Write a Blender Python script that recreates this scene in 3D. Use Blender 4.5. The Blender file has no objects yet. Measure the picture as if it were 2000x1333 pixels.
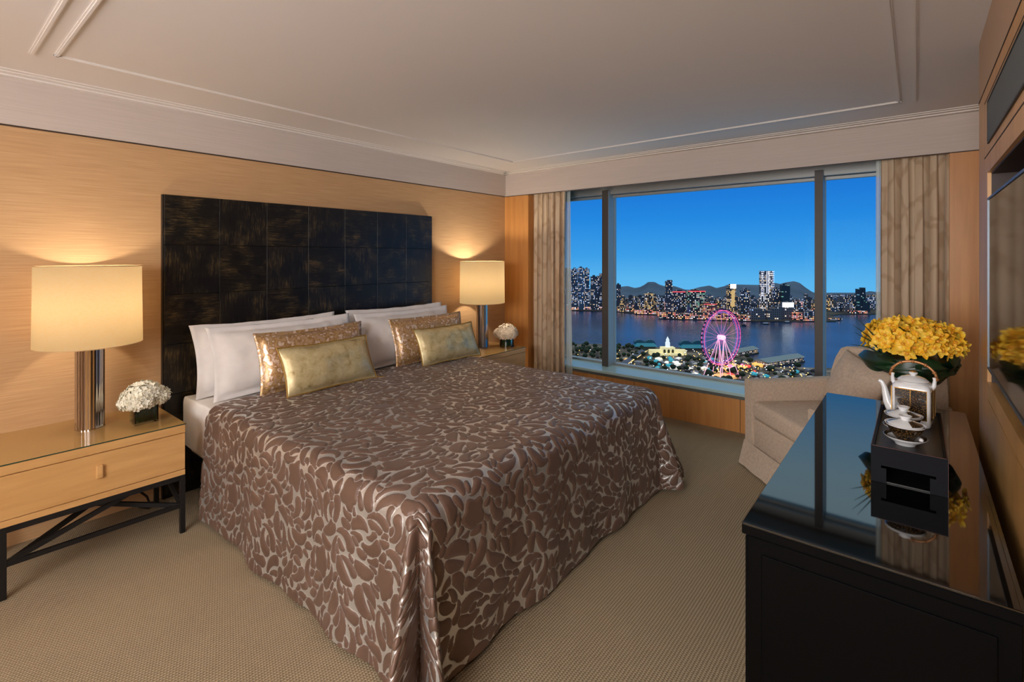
import bpy, bmesh, math, random
import numpy as np
from mathutils import Vector, Matrix, noise as mnoise

C = bpy.context.scene.collection
SC = bpy.context.scene
PI = math.pi

# ------------------------------------------------------------------ camera
YAW, FPX, HOR, EYE = 0.686, 966.0, 500.5, 1.55
cam_d = bpy.data.cameras.new('camera')
cam = bpy.data.objects.new('camera', cam_d); C.objects.link(cam)
cam.location = (0, 0, EYE); cam.rotation_euler = (PI/2, 0, YAW)
cam_d.sensor_width = 36; cam_d.lens = FPX/2000*36
cam_d.shift_y = -(666.5-HOR)/2000
cam_d.clip_start = 0.03; cam_d.clip_end = 9000
SC.camera = cam
SC.view_settings.view_transform = 'Standard'; SC.view_settings.look = 'None'
SC.view_settings.gamma = 1; SC.view_settings.use_curve_mapping = False
SC.view_settings.exposure = 0.0
SC.cycles.use_denoising = True
SC.cycles.max_bounces = 10; SC.cycles.transparent_max_bounces = 16
SC.cycles.sample_clamp_indirect = 4.0

def lin(c):
    return tuple(((v/255)/12.92 if v/255 <= .04045 else ((v/255+.055)/1.055)**2.4) for v in c)

# ------------------------------------------------------------------ dusk sky
wd = bpy.data.worlds.new('dusk'); SC.world = wd; wd.use_nodes = True
nt = wd.node_tree; nt.nodes.clear()
tc = nt.nodes.new('ShaderNodeTexCoord'); sp = nt.nodes.new('ShaderNodeSeparateXYZ')
mr = nt.nodes.new('ShaderNodeMapRange'); mr.inputs[1].default_value = -.10; mr.inputs[2].default_value = .9
rp = nt.nodes.new('ShaderNodeValToRGB'); bg = nt.nodes.new('ShaderNodeBackground'); wo = nt.nodes.new('ShaderNodeOutputWorld')
nt.links.new(tc.outputs['Generated'], sp.inputs[0]); nt.links.new(sp.outputs[2], mr.inputs[0])
nt.links.new(mr.outputs[0], rp.inputs[0]); nt.links.new(rp.outputs[0], bg.inputs[0]); nt.links.new(bg.outputs[0], wo.inputs[0])
els = rp.color_ramp.elements
els[0].position = 0.0; els[0].color = (*lin((106, 190, 242)), 1)
els[1].position = 1.0; els[1].color = (*lin((214, 224, 228)), 1)
for p_, c_ in ((.055, (92, 182, 240)), (.10, (62, 160, 234)), (.17, (38, 138, 226)), (.25, (26, 114, 212)), (.33, (70, 142, 204)), (.45, (160, 196, 214)), (.62, (202, 218, 226))):
    e = els.new(p_); e.color = (*lin(c_), 1)
bg.inputs[1].default_value = 1.0

# ------------------------------------------------------------------ added fill lights (behind the camera and hidden in the pelmet)
def area(name, loc, rot, sx, sy, energy, col):
    l = bpy.data.lights.new(name, 'AREA'); l.shape = 'RECTANGLE'; l.size = sx; l.size_y = sy; l.energy = energy; l.color = col
    o = bpy.data.objects.new(name, l); C.objects.link(o); o.location = loc; o.rotation_euler = rot
    return o
FILL1 = area('rear_fill', (-.8, -2.0, 1.7), (math.radians(101), 0, math.radians(2)), 2.0, 1.2, 128, (1, .97, .96))  # added fill towards ceiling and far wall, not a hall fitting
FILL2 = area('rear_overhead_fill', (-.7, -.9, 2.44), (0, 0, 0), 1.2, .6, 4, (1, .92, .84))  # added weak overhead fill, no actual ceiling fitting
PEL = area('pelmet_fill', (-1.6, 4.66, 2.325), (math.radians(-14), 0, 0), 2.9, .12, 12, (.90, .97, 1))  # added cool fill to brighten curtains, sill and carpet by the window

# ------------------------------------------------------------------ materials
MATS = {}
def nodes_of(m):
    return m.node_tree.nodes, m.node_tree.links
def mat(name, col, rough=.5, metal=0., **kw):
    m = bpy.data.materials.new(name); m.use_nodes = True
    b = m.node_tree.nodes['Principled BSDF']
    b.inputs['Base Color'].default_value = (*lin(col), 1)
    b.inputs['Roughness'].default_value = rough; b.inputs['Metallic'].default_value = metal
    for k, v in kw.items():
        b.inputs[k.replace('_', ' ')].default_value = v
    MATS[name] = m
    return m
def N(m, t, **kw):
    n = m.node_tree.nodes.new(t)
    for k, v in kw.items():
        setattr(n, k, v)
    return n
def L(m, a, b): m.node_tree.links.new(a, b)
def bsdf(m): return m.node_tree.nodes['Principled BSDF']
def coords(m, scale=(1, 1, 1), kind='Object', rot=(0, 0, 0)):
    t = N(m, 'ShaderNodeTexCoord'); mp = N(m, 'ShaderNodeMapping')
    mp.inputs['Scale'].default_value = scale; mp.inputs['Rotation'].default_value = rot
    L(m, t.outputs[kind], mp.inputs[0]); return mp.outputs[0]
def noise_n(m, vec, scale=5, detail=4, rough=.55, dist=0.):
    n = N(m, 'ShaderNodeTexNoise'); n.inputs['Scale'].default_value = scale; n.inputs['Detail'].default_value = detail
    n.inputs['Roughness'].default_value = rough; n.inputs['Distortion'].default_value = dist
    L(m, vec, n.inputs['Vector']); return n.outputs['Fac']
def ramp(m, fac, stops):
    r = N(m, 'ShaderNodeValToRGB'); e = r.color_ramp.elements
    e[0].position, e[1].position = stops[0][0], stops[-1][0]
    e[0].color = (*lin(stops[0][1]), 1); e[1].color = (*lin(stops[-1][1]), 1)
    for p_, c_ in stops[1:-1]:
        q = e.new(p_); q.color = (*lin(c_), 1)
    L(m, fac, r.inputs[0]); return r.outputs[0]
def bump(m, fac, strength=.3, dist=.01):
    b = N(m, 'ShaderNodeBump'); b.inputs['Strength'].default_value = strength; b.inputs['Distance'].default_value = dist
    L(m, fac, b.inputs['Height']); L(m, b.outputs[0], bsdf(m).inputs['Normal']); return b
def mth(m, op, a, b=None, c=None):
    n = N(m, 'ShaderNodeMath', operation=op)
    for i, v in enumerate((a, b, c)):
        if v is None: continue
        if isinstance(v, (int, float)): n.inputs[i].default_value = v
        else: L(m, v, n.inputs[i])
    return n.outputs[0]
def emis(name, col, s):
    m = mat(name, col, .6); b = bsdf(m)
    b.inputs['Emission Color'].default_value = (*lin(col), 1); b.inputs['Emission Strength'].default_value = s
    return m

def textured(name, stops, scale, nscale, detail=4, rough=.5, bstr=0., bdist=.002, kind='Object', **kw):
    m = mat(name, stops[0][1], rough, **kw)
    f = noise_n(m, coords(m, scale, kind), nscale, detail)
    L(m, ramp(m, f, stops), bsdf(m).inputs['Base Color'])
    if bstr: bump(m, f, bstr, bdist)
    return m

wallpaper = textured('grasscloth', [(.3, (184, 144, 100)), (.7, (204, 165, 121))], (1, 1.2, 60), 3.2, 5, .7, .25, .002)
maple = textured('maple', [(.3, (196, 146, 92)), (.7, (216, 168, 112))], (6, 6, .6), 3, 5, .38, .0)
maple_h = textured('maple_h', [(.3, (198, 150, 92)), (.7, (218, 172, 112))], (6, .6, 6), 3, 5, .36)
maple_dark = textured('maple_dark', [(.3, (192, 132, 72)), (.7, (212, 154, 90))], (8, 8, .5), 3, 5, .4)
maple_right = textured('figured_maple', [(.3, (150, 112, 66)), (.5, (190, 146, 88)), (.7, (206, 164, 104))], (5, 1.6, 1.0), 2.4, 6, .3)
band_paint = textured('band_paint', [(.3, (196, 184, 176)), (.7, (204, 192, 184))], (1, 1, 40), 3, 3, .75)
ceil_paint = mat('ceiling_paint', (230, 223, 219), .85)
trim_paint = mat('trim_paint', (230, 223, 218), .6)
gap_dark = mat('shadow_gap', (60, 44, 34), .8)
bulk_paint = mat('bulkhead_paint', (190, 160, 134), .7)

carpet = mat('ribbed_carpet', (176, 152, 118), .95)
def _carpet(m):
    t = N(m, 'ShaderNodeTexCoord'); s = N(m, 'ShaderNodeSeparateXYZ'); L(m, t.outputs['Object'], s.inputs[0])
    nz = noise_n(m, coords(m), 22, 3)
    x = mth(m, 'ADD', s.outputs[0], mth(m, 'MULTIPLY', nz, .004))
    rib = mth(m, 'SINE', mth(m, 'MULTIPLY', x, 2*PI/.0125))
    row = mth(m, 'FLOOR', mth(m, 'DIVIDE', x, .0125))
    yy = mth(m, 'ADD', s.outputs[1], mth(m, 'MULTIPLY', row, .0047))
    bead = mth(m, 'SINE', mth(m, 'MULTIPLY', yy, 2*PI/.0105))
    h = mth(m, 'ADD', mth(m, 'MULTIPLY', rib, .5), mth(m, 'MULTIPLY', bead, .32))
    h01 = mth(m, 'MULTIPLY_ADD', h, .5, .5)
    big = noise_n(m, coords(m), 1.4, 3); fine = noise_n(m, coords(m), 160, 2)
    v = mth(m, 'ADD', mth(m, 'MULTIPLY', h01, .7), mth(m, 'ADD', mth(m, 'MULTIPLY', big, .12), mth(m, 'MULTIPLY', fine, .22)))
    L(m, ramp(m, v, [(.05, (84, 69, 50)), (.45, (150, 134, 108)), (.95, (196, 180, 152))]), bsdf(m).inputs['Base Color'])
    bump(m, h, .6, .003)
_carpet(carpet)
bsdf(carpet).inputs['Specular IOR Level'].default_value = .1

def lacquer(name, scale):
    m = mat(name, (14, 12, 11), .32)
    f = noise_n(m, coords(m, scale, 'Object'), 3.4, 8, .75, .2)
    g = noise_n(m, coords(m, (1, 1, 1)), 9, 5)
    k = mth(m, 'MULTIPLY', f, mth(m, 'ADD', g, .42))
    L(m, ramp(m, k, [(.40, (9, 8, 8)), (.48, (20, 17, 13)), (.57, (62, 50, 29)), (.74, (112, 90, 52))]), bsdf(m).inputs['Base Color'])
    bump(m, f, .5, .002); return m
lac_h = lacquer('scratched_lacquer_h', (1, 4, 60)); lac_v = lacquer('scratched_lacquer_v', (1, 60, 4))
black_wood = mat('black_wood', (13, 12, 12), .4)
black_metal = mat('black_metal', (26, 26, 28), .45, .3)
white_linen = textured('white_linen', [(.3, (226, 222, 220)), (.7, (238, 235, 233))], (1, 1, 1), 9, 3, .85, .15, .004)
gold_velvet = mat('gold_velvet', (200, 182, 134), .36, .3)
def _vel(m):
    f = noise_n(m, coords(m), 14, 6, .65, .6); f2 = noise_n(m, coords(m), 70, 3)
    k = mth(m, 'ADD', mth(m, 'MULTIPLY', f, .8), mth(m, 'MULTIPLY', f2, .2))
    L(m, ramp(m, k, [(.3, (142, 116, 70)), (.44, (196, 178, 130)), (.7, (224, 212, 170))]), bsdf(m).inputs['Base Color'])
    bump(m, k, .35, .006)
_vel(gold_velvet)
floral = mat('gold_floral_brocade', (190, 150, 110), .36, .35)
def _flo(m):
    v = N(m, 'ShaderNodeTexVoronoi', feature='SMOOTH_F1'); v.inputs['Scale'].default_value = 38
    w = N(m, 'ShaderNodeVectorMath', operation='ADD')
    nn = N(m, 'ShaderNodeTexNoise'); nn.inputs['Scale'].default_value = 26; c = coords(m); L(m, c, nn.inputs['Vector'])
    sc = N(m, 'ShaderNodeVectorMath', operation='SCALE'); sc.inputs['Scale'].default_value = .05
    L(m, nn.outputs['Color'], sc.inputs[0]); L(m, c, w.inputs[0]); L(m, sc.outputs[0], w.inputs[1]); L(m, w.outputs[0], v.inputs['Vector'])
    L(m, ramp(m, v.outputs['Distance'], [(.10, (224, 210, 196)), (.28, (206, 180, 158)), (.40, (150, 108, 64)), (.50, (186, 152, 100)), (.66, (182, 152, 132))]), bsdf(m).inputs['Base Color'])
    bump(m, v.outputs['Distance'], .3, .006)
_flo(floral)
gold_cord = mat('gold_cord', (170, 132, 62), .45, .5)

spread_m = mat('scroll_jacquard', (120, 92, 76), .5)
def _spr(m):
    a = N(m, 'ShaderNodeAttribute'); a.attribute_name = 'leaf'
    r = N(m, 'ShaderNodeMapRange'); r.inputs[1].default_value = -.0007; r.inputs[2].default_value = .0007; L(m, a.outputs['Fac'], r.inputs[0])
    leafm = r.outputs[0]
    n1 = noise_n(m, coords(m, (1, 1, 1)), 5, 4)
    br = ramp(m, n1, [(.3, (96, 73, 60)), (.7, (114, 89, 76))])
    mx = N(m, 'ShaderNodeMix', data_type='RGBA'); L(m, leafm, mx.inputs[0]); mx.inputs[6].default_value = (*lin((224, 224, 222)), 1); L(m, br, mx.inputs[7])
    L(m, mx.outputs[2], bsdf(m).inputs['Base Color'])
    b = bsdf(m)
    mt = N(m, 'ShaderNodeMapRange'); L(m, leafm, mt.inputs[0]); mt.inputs[3].default_value = .82; mt.inputs[4].default_value = .12; L(m, mt.outputs[0], b.inputs['Metallic'])
    mt2 = N(m, 'ShaderNodeMapRange'); L(m, leafm, mt2.inputs[0]); mt2.inputs[3].default_value = .42; mt2.inputs[4].default_value = .46; L(m, mt2.outputs[0], b.inputs['Roughness'])
    b.inputs['Sheen Weight'].default_value = .18; b.inputs['Sheen Roughness'].default_value = .35
    bump(m, noise_n(m, coords(m), 220, 2), .12, .002)
_spr(spread_m)

chrome = mat('chrome', (196, 190, 186), .10, 1.)
brass = mat('brass', (190, 150, 90), .25, 1.)
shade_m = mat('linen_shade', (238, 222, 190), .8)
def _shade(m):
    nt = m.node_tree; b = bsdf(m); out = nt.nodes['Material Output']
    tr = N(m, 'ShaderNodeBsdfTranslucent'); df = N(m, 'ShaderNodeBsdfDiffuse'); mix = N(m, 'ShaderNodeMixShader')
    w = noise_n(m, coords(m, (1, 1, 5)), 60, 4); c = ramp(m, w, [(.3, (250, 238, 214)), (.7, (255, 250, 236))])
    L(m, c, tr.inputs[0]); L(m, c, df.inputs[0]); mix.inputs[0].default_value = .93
    em = N(m, 'ShaderNodeEmission'); em.inputs[0].default_value = (*lin((255, 218, 150)), 1); em.inputs[1].default_value = .13; ad = N(m, 'ShaderNodeAddShader')  # small warm emission added so the shade glows beyond the bulb's light
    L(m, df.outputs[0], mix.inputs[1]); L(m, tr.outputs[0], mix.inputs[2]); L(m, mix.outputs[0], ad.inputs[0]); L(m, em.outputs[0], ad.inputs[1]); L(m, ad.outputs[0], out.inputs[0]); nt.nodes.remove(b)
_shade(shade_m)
bulb_m = emis('bulb', (255, 214, 160), 10)
def glass(name, col=(255, 255, 255), rough=0., ior=1.45):
    m = bpy.data.materials.new(name); m.use_nodes = True; nt = m.node_tree; nt.nodes.remove(nt.nodes['Principled BSDF'])
    t = nt.nodes.new('ShaderNodeBsdfTransparent'); g = nt.nodes.new('ShaderNodeBsdfGlossy'); f = nt.nodes.new('ShaderNodeFresnel'); x = nt.nodes.new('ShaderNodeMixShader')
    t.inputs[0].default_value = (*lin(col), 1); g.inputs['Roughness'].default_value = rough; f.inputs[0].default_value = ior
    nt.links.new(f.outputs[0], x.inputs[0]); nt.links.new(t.outputs[0], x.inputs[1]); nt.links.new(g.outputs[0], x.inputs[2])
    nt.links.new(x.outputs[0], nt.nodes['Material Output'].inputs[0]); return m
pane_glass = glass('window_glass', (250, 253, 253), 0, 1.04)
thin_glass = glass('clear_glass', (238, 246, 240))
green_edge = mat('glass_edge', (30, 62, 48), .1)
alu = mat('window_aluminium', (158, 160, 158), .42, .25)
alu_dark = mat('mullion_front', (74, 68, 64), .5)
sill_m = mat('sill_stone', (178, 206, 206), .22)
apron_m = mat('sill_apron', (96, 98, 94), .5)

def curtain_mat(name, base, dark):
    m = mat(name, base, .6)
    t = N(m, 'ShaderNodeUVMap'); t.uv_map = 'UVMap'
    mp = N(m, 'ShaderNodeMapping'); mp.inputs['Scale'].default_value = (5, 3.2, 1); L(m, t.outputs[0], mp.inputs[0])
    nn = N(m, 'ShaderNodeTexNoise'); nn.inputs['Scale'].default_value = 1.3; L(m, mp.outputs[0], nn.inputs['Vector'])
    va = N(m, 'ShaderNodeVectorMath', operation='ADD'); L(m, mp.outputs[0], va.inputs[0]); L(m, nn.outputs['Color'], va.inputs[1])
    v = N(m, 'ShaderNodeTexVoronoi', feature='DISTANCE_TO_EDGE'); v.inputs['Scale'].default_value = 1.0; L(m, va.outputs[0], v.inputs['Vector'])
    L(m, ramp(m, v.outputs['Distance'], [(0.0, dark), (.04, dark), (.10, base), (1, base)]), bsdf(m).inputs['Base Color'])
    bsdf(m).inputs['Sheen Weight'].default_value = .2
    return m
curtain_m = curtain_mat('patterned_silk', (204, 182, 154), (186, 160, 130))
sheer_m = mat('sheer_voile', (232, 236, 230), .8, Alpha=.72)
lining_m = mat('curtain_lining', (150, 132, 112), .8)

upholstery = textured('beige_upholstery', [(.3, (196, 176, 156)), (.7, (216, 198, 178))], (1, 1, 1), 60, 4, .85, .3, .003)
piping_m = mat('piping', (158, 136, 114), .8)
console_top_m = mat('black_glass_top', (10, 11, 13), .035, 0, IOR=2.1)
console_body_m = mat('console_body', (4, 4, 5), .45); bsdf(console_body_m).inputs['Specular IOR Level'].default_value = .10
tray_m = mat('tray_lacquer', (13, 14, 20), .5, 0); bsdf(tray_m).inputs['Specular IOR Level'].default_value = .12
tray_in = mat('tray_leather', (30, 26, 26), .42)
red_edge = mat('tray_edge', (84, 44, 40), .4)
tv_screen = mat('tv_screen', (6, 6, 7), .06, 0, IOR=1.45)
tv_frame = mat('tv_frame', (104, 112, 120), .4, .8)
niche_m = mat('niche_interior', (52, 30, 18), .5)
vent_m = mat('vent_fabric', (98, 104, 106), .7)
porcelain = mat('porcelain', (238, 240, 242), .12, 0, Coat_Weight=.6)
gold_m = mat('gilding', (196, 148, 74), .25, .9)
def pattern_mat(name, a, b, c, sc):
    m = mat(name, a, .25, 0, Coat_Weight=.5)
    v = N(m, 'ShaderNodeTexVoronoi'); v.inputs['Scale'].default_value = sc; L(m, coords(m), v.inputs['Vector'])
    L(m, ramp(m, v.outputs['Distance'], [(.2, c), (.42, b), (.5, a), (.8, a)]), bsdf(m).inputs['Base Color']); return m
tea_band = pattern_mat('tea_band', (30, 22, 14), (58, 42, 22), (112, 84, 42), 190)
bamboo_m = mat('bamboo_gilt', (172, 118, 72), .3, .5)
leaf_m = textured('dark_leaf', [(.35, (10, 30, 18)), (.65, (26, 62, 34))], (1, 1, 1), 14, 3, .3)
grass_m = mat('grass_blade', (34, 66, 44), .4)
orchid_m = textured('orchid_petal', [(.3, (246, 172, 24)), (.55, (255, 208, 56)), (.75, (255, 232, 130))], (1, 1, 1), 30, 3, .5)
bsdf(orchid_m).inputs['Subsurface Weight'].default_value = .15
bsdf(orchid_m).inputs['Subsurface Radius'].default_value = (.02, .012, .003)
bsdf(orchid_m).inputs['Subsurface Scale'].default_value = .3
orchid_lip = mat('orchid_lip', (240, 168, 50), .5)
hyd_m = textured('hydrangea_petal', [(.3, (226, 222, 200)), (.7, (246, 243, 228))], (1, 1, 1), 40, 2, .6)
hyd_w = textured('hydrangea_warm', [(.3, (226, 204, 176)), (.7, (244, 228, 204))], (1, 1, 1), 40, 2, .6)
cord_m = mat('cable', (30, 20, 16), .5)

# ------------------------------------------------------------------ mesh helpers
class MB:
    def __init__(s): s.v = []; s.f = []
    def add(s, vs, fs, M=None):
        n = len(s.v)
        s.v += [tuple(M @ Vector(p)) for p in vs] if M is not None else [tuple(p) for p in vs]
        s.f += [tuple(i+n for i in f) for f in fs]; return s
    def box(s, x0, x1, y0, y1, z0, z1, M=None):
        vs = [(x0, y0, z0), (x1, y0, z0), (x1, y1, z0), (x0, y1, z0), (x0, y0, z1), (x1, y0, z1), (x1, y1, z1), (x0, y1, z1)]
        return s.add(vs, [(0, 3, 2, 1), (4, 5, 6, 7), (0, 1, 5, 4), (1, 2, 6, 5), (2, 3, 7, 6), (3, 0, 4, 7)], M)
    def bbox(s, x0, x1, y0, y1, z0, z1, b=.005, seg=2, M=None):
        bm = bmesh.new(); t = MB().box(x0, x1, y0, y1, z0, z1)
        vv = [bm.verts.new(p) for p in t.v]
        for f in t.f: bm.faces.new([vv[i] for i in f])
        bmesh.ops.bevel(bm, geom=bm.edges[:], offset=b, segments=seg, profile=.5, affect='EDGES')
        bm.verts.index_update()
        s.add([v.co[:] for v in bm.verts], [tuple(v.index for v in f.verts) for f in bm.faces], M); bm.free(); return s
    def lathe(s, prof, n=32, M=None, a0=0., a1=2*PI):
        full = abs(a1-a0-2*PI) < 1e-6; k = n if full else n+1
        vs = []; fs = []
        for i in range(k):
            a = a0+(a1-a0)*i/n
            for r, z in prof: vs.append((r*math.cos(a), r*math.sin(a), z))
        m = len(prof)
        for i in range(n):
            j = (i+1) % k
            for q in range(m-1): fs.append((i*m+q, j*m+q, j*m+q+1, i*m+q+1))
        return s.add(vs, fs, M)
    def tube(s, pts, r, n=10, M=None, cap=True):
        pts = [Vector(p) for p in pts]; rr = r if isinstance(r, (list, tuple)) else [r]*len(pts)
        vs = []; fs = []; up = Vector((0, 0, 1))
        d0 = (pts[1]-pts[0]).normalized()
        if abs(d0.dot(up)) > .95: up = Vector((1, 0, 0))
        nrm = (up-d0*up.dot(d0)).normalized()
        for i, p in enumerate(pts):
            d = (pts[min(i+1, len(pts)-1)]-pts[max(i-1, 0)]).normalized()
            nrm = (nrm-d*nrm.dot(d)).normalized(); bn = d.cross(nrm)
            for k in range(n):
                a = 2*PI*k/n; vs.append(p+(nrm*math.cos(a)+bn*math.sin(a))*rr[i])
        for i in range(len(pts)-1):
            for k in range(n):
                fs.append((i*n+k, i*n+(k+1) % n, (i+1)*n+(k+1) % n, (i+1)*n+k))
        if cap: fs.append(tuple(range(n))[::-1]); fs.append(tuple(range((len(pts)-1)*n, len(pts)*n)))
        return s.add(vs, fs, M)
    def grid(s, fn, nu, nv, M=None):
        vs = [fn(i/nu, j/nv) for i in range(nu+1) for j in range(nv+1)]
        fs = [(i*(nv+1)+j, (i+1)*(nv+1)+j, (i+1)*(nv+1)+j+1, i*(nv+1)+j+1) for i in range(nu) for j in range(nv)]
        return s.add(vs, fs, M)
    def bar(s, a, b, w, h, M=None):   # rectangular bar from a to b
        a, b = Vector(a), Vector(b); d = (b-a).normalized(); up = Vector((0, 0, 1))
        if abs(d.dot(up)) > .98: up = Vector((1, 0, 0))
        sd = d.cross(up).normalized(); u = sd.cross(d)
        vs = [p+sd*(sx*w/2)+u*(sz*h/2) for p in (a, b) for sx, sz in ((-1, -1), (1, -1), (1, 1), (-1, 1))]
        return s.add(vs, [(0, 1, 2, 3), (7, 6, 5, 4), (0, 4, 5, 1), (1, 5, 6, 2), (2, 6, 7, 3), (3, 7, 4, 0)], M)

def mesh_obj(name, mb, m, parent=None, smooth=False, origin=None, kind=None, label=None):
    me = bpy.data.meshes.new(name)
    off = Vector(origin) if origin is not None else (parent_origin(parent) if parent is not None else Vector((0, 0, 0)))
    vs = [(p[0]-off[0], p[1]-off[1], p[2]-off[2]) for p in mb.v]
    me.from_pydata(vs, [], mb.f); me.update()
    ms = m if isinstance(m, (list, tuple)) else [m]
    for q in ms: me.materials.append(q)
    if smooth:
        me.polygons.foreach_set('use_smooth', [True]*len(me.polygons))
        if smooth != 'all':
            try: me.set_sharp_from_angle(angle=math.radians(40))
            except Exception: pass
    o = bpy.data.objects.new(name, me); C.objects.link(o)
    if parent is not None: o.parent = parent
    elif origin is not None: o.location = origin
    if kind: o['kind'] = kind
    if label: o['label'] = label
    return o
def parent_origin(p):
    if p is None: return Vector((0, 0, 0))
    if 'local' in p: return Vector((0, 0, 0))
    r = Vector(p.location)
    while p.parent is not None: p = p.parent; r += Vector(p.location)
    return r
def thing(name, label, cat, loc=(0, 0, 0), group=None, rot=0., local=False):
    o = bpy.data.objects.new(name, None); C.objects.link(o); o.location = loc; o.rotation_euler = (0, 0, rot)
    o.empty_display_size = .1; o['label'] = label; o['category'] = cat
    if group: o['group'] = group
    if local: o['local'] = 1
    return o
def tag(o, label, cat, group=None, kind=None):
    o['label'] = label; o['category'] = cat
    if group: o['group'] = group
    if kind: o['kind'] = kind
    return o
def struct(name, mb, m, parent=None, smooth=False, label=None):
    o = mesh_obj(name, mb, m, parent, smooth)
    if parent is None: o['kind'] = 'structure'
    if label: o['label'] = label
    return o
def copy_tree(o, parent=None):
    c = o.copy(); C.objects.link(c)
    if parent is not None: c.parent = parent
    for ch in list(o.children): copy_tree(ch, c)
    return c
def px(x, y, z):      # point on the horizontal plane z seen at photo pixel (x, y)
    d = (EYE-z)*FPX/(y-HOR); l = (x-1000)/FPX*d
    return Vector((-math.sin(YAW)*d+math.cos(YAW)*l, math.cos(YAW)*d+math.sin(YAW)*l, z))

# ------------------------------------------------------------------ room shell
XW, YV, YL, XU, XR = -3.745, 4.442, 4.62, .22, .34
ZC, ZB = 2.517, 2.245
YN = -2.3
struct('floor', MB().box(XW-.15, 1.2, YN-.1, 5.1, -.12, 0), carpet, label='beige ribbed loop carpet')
struct('ceiling', MB().box(XW-.15, 1.2, YN-.1, 5.1, ZC, ZC+.12), ceil_paint, label='pale plaster ceiling with raised mouldings')
wl = struct('wall_left', MB().box(XW-.15, XW, YN, YL+.4, 0, ZC), wallpaper, label='warm tan grasscloth wall behind the bed')
mesh_obj('upper_band', MB().box(XW, XW+.012, YN, YV, ZB+.006, ZC), band_paint, wl, label='pale band above the grasscloth')
mesh_obj('shadow_gap', MB().box(XW, XW+.004, YN, YV, ZB-.002, ZB+.006), gap_dark, wl)
wf = struct('wall_far', MB().box(XW, XW+.345, YV, YV+.03, 0, ZB).box(XW+.315, XW+.345, YV+.03, YL, 0, ZB).box(XW, 1.1, YL, YL+.12, 0, .30).box(.17, XR, YV, YV+.03, 0, ZB).box(.17, .20, YV+.03, YL, 0, ZB).box(XR, 1.1, YV, YL, 0, ZC), maple_dark, label='maple panelling below and beside the window')
for v in (-2.2, -1.2, -.2): mesh_obj('panel_joint', MB().box(v, v+.004, YL-.002, YL, 0, .30), gap_dark, wf)
mesh_obj('pelmet', MB().box(XW, XR, YV, YV+.03, ZB, ZC), band_paint, wf, label='pale pelmet above the window')
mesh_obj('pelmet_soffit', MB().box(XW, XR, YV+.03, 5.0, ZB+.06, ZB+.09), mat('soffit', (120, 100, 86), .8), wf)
mesh_obj('shadow_gap', MB().box(XW+.012, XR, YV-.003, YV, ZB-.003, ZB+.003), gap_dark, wf)
struct('wall_near', MB().box(XW, 1.2, YN-.1, YN, 0, ZC), wallpaper)
# right wall: recessed part by the window, projecting television unit nearer the camera
wr = struct('wall_right', MB().box(XR, XR+.1, 3.1, YV, 0, ZC).box(XU+.2, XU+.8, YN, 3.1, 0, ZC), maple_right, label='maple wall with television niche')
YE = 3.1; YI = 2.76
NZ0, NZ1 = 1.043, 1.886
struct('panel', MB().box(XU, XU+.2, YI, YE, 0, ZB), maple, wr, label='plain maple strip beside the television')
struct('panel', MB().box(XU, XU+.2, YN, YI, 0, .972), maple_right, wr)
struct('panel', MB().box(XU, XU+.2, YN, YI, .978, NZ0), maple_right, wr, label='ledge below the television')
struct('panel', MB().box(XU, XU+.2, YN, YI, NZ1, ZB), maple, wr)
struct('niche_back', MB().box(XU+.14, XU+.2, YN, YI, NZ0, NZ1), niche_m, wr)
struct('niche_lining', MB().box(XU+.012, XU+.14, YN, YI, NZ1-.006, NZ1).box(XU+.012, XU+.14, YI-.006, YI, NZ0, NZ1), niche_m, wr)
struct('bulkhead', MB().box(XU, XU+.2, YN, YE, ZB, ZC), bulk_paint, wr, label='painted bulkhead with air grille')
mesh_obj('shadow_gap', MB().box(XU-.002, XU, YN, YE, ZB-.002, ZB+.002), gap_dark, wr)
mesh_obj('shadow_gap', MB().box(XU-.001, XU+.01, YN, YI+.1, 1.955, 1.96), gap_dark, wr)
mesh_obj('shadow_gap', MB().box(XU-.001, XU+.01, YN, YI+.1, 2.185, 2.189), gap_dark, wr)
vt = thing('air_vent', 'long grey fabric covered air grille high on the right wall', 'vent', (XU, 1.0, 2.0))
mesh_obj('frame', MB().box(XU-.006, XU, -.6, 2.70, 1.993, 2.0).box(XU-.006, XU, -.6, 2.70, 2.155, 2.161).box(XU-.006, XU, 2.694, 2.70, 2.0, 2.155), black_metal, vt)
mesh_obj('grille', MB().box(XU-.004, XU-.0005, -.6, 2.694, 2.0, 2.155), vent_m, vt)

# crown and ceiling mouldings
def rail(name, pts, w, h, z=ZC, m=trim_paint, label=None):
    mb = MB()
    for a, b in zip(pts, pts[1:]):
        a = Vector(a); b = Vector(b); d = (b-a).normalized(); s = Vector((-d.y, d.x))
        for (o0, o1, hh) in ((-w/2, w/2, h*.45), (-w*.22, w*.22, h)):
            e = d*(w/2)
            vs = [(*(a-e+s*o0), z-hh), (*(b+e+s*o0), z-hh), (*(b+e+s*o1), z-hh), (*(a-e+s*o1), z-hh), (*(a-e+s*o0), z), (*(b+e+s*o0), z), (*(b+e+s*o1), z), (*(a-e+s*o1), z)]
            mb.add(vs, [(0, 3, 2, 1), (4, 5, 6, 7), (0, 1, 5, 4), (1, 2, 6, 5), (2, 3, 7, 6), (3, 0, 4, 7)])
    return struct(name, mb, m, label=label)
rail('trim_1', [(-3.20, .455), (-3.20, 3.92), (-.085, 3.92), (-.085, .455), (-3.20, .455)], .024, .009, label='rectangular bead moulding on the ceiling')
rail('trim_2', [(-3.25, .375), (-.02, .375)], .026, .008)
rail('trim_3', [(-.008, .40), (-.008, 3.945)], .026, .008)
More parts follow.
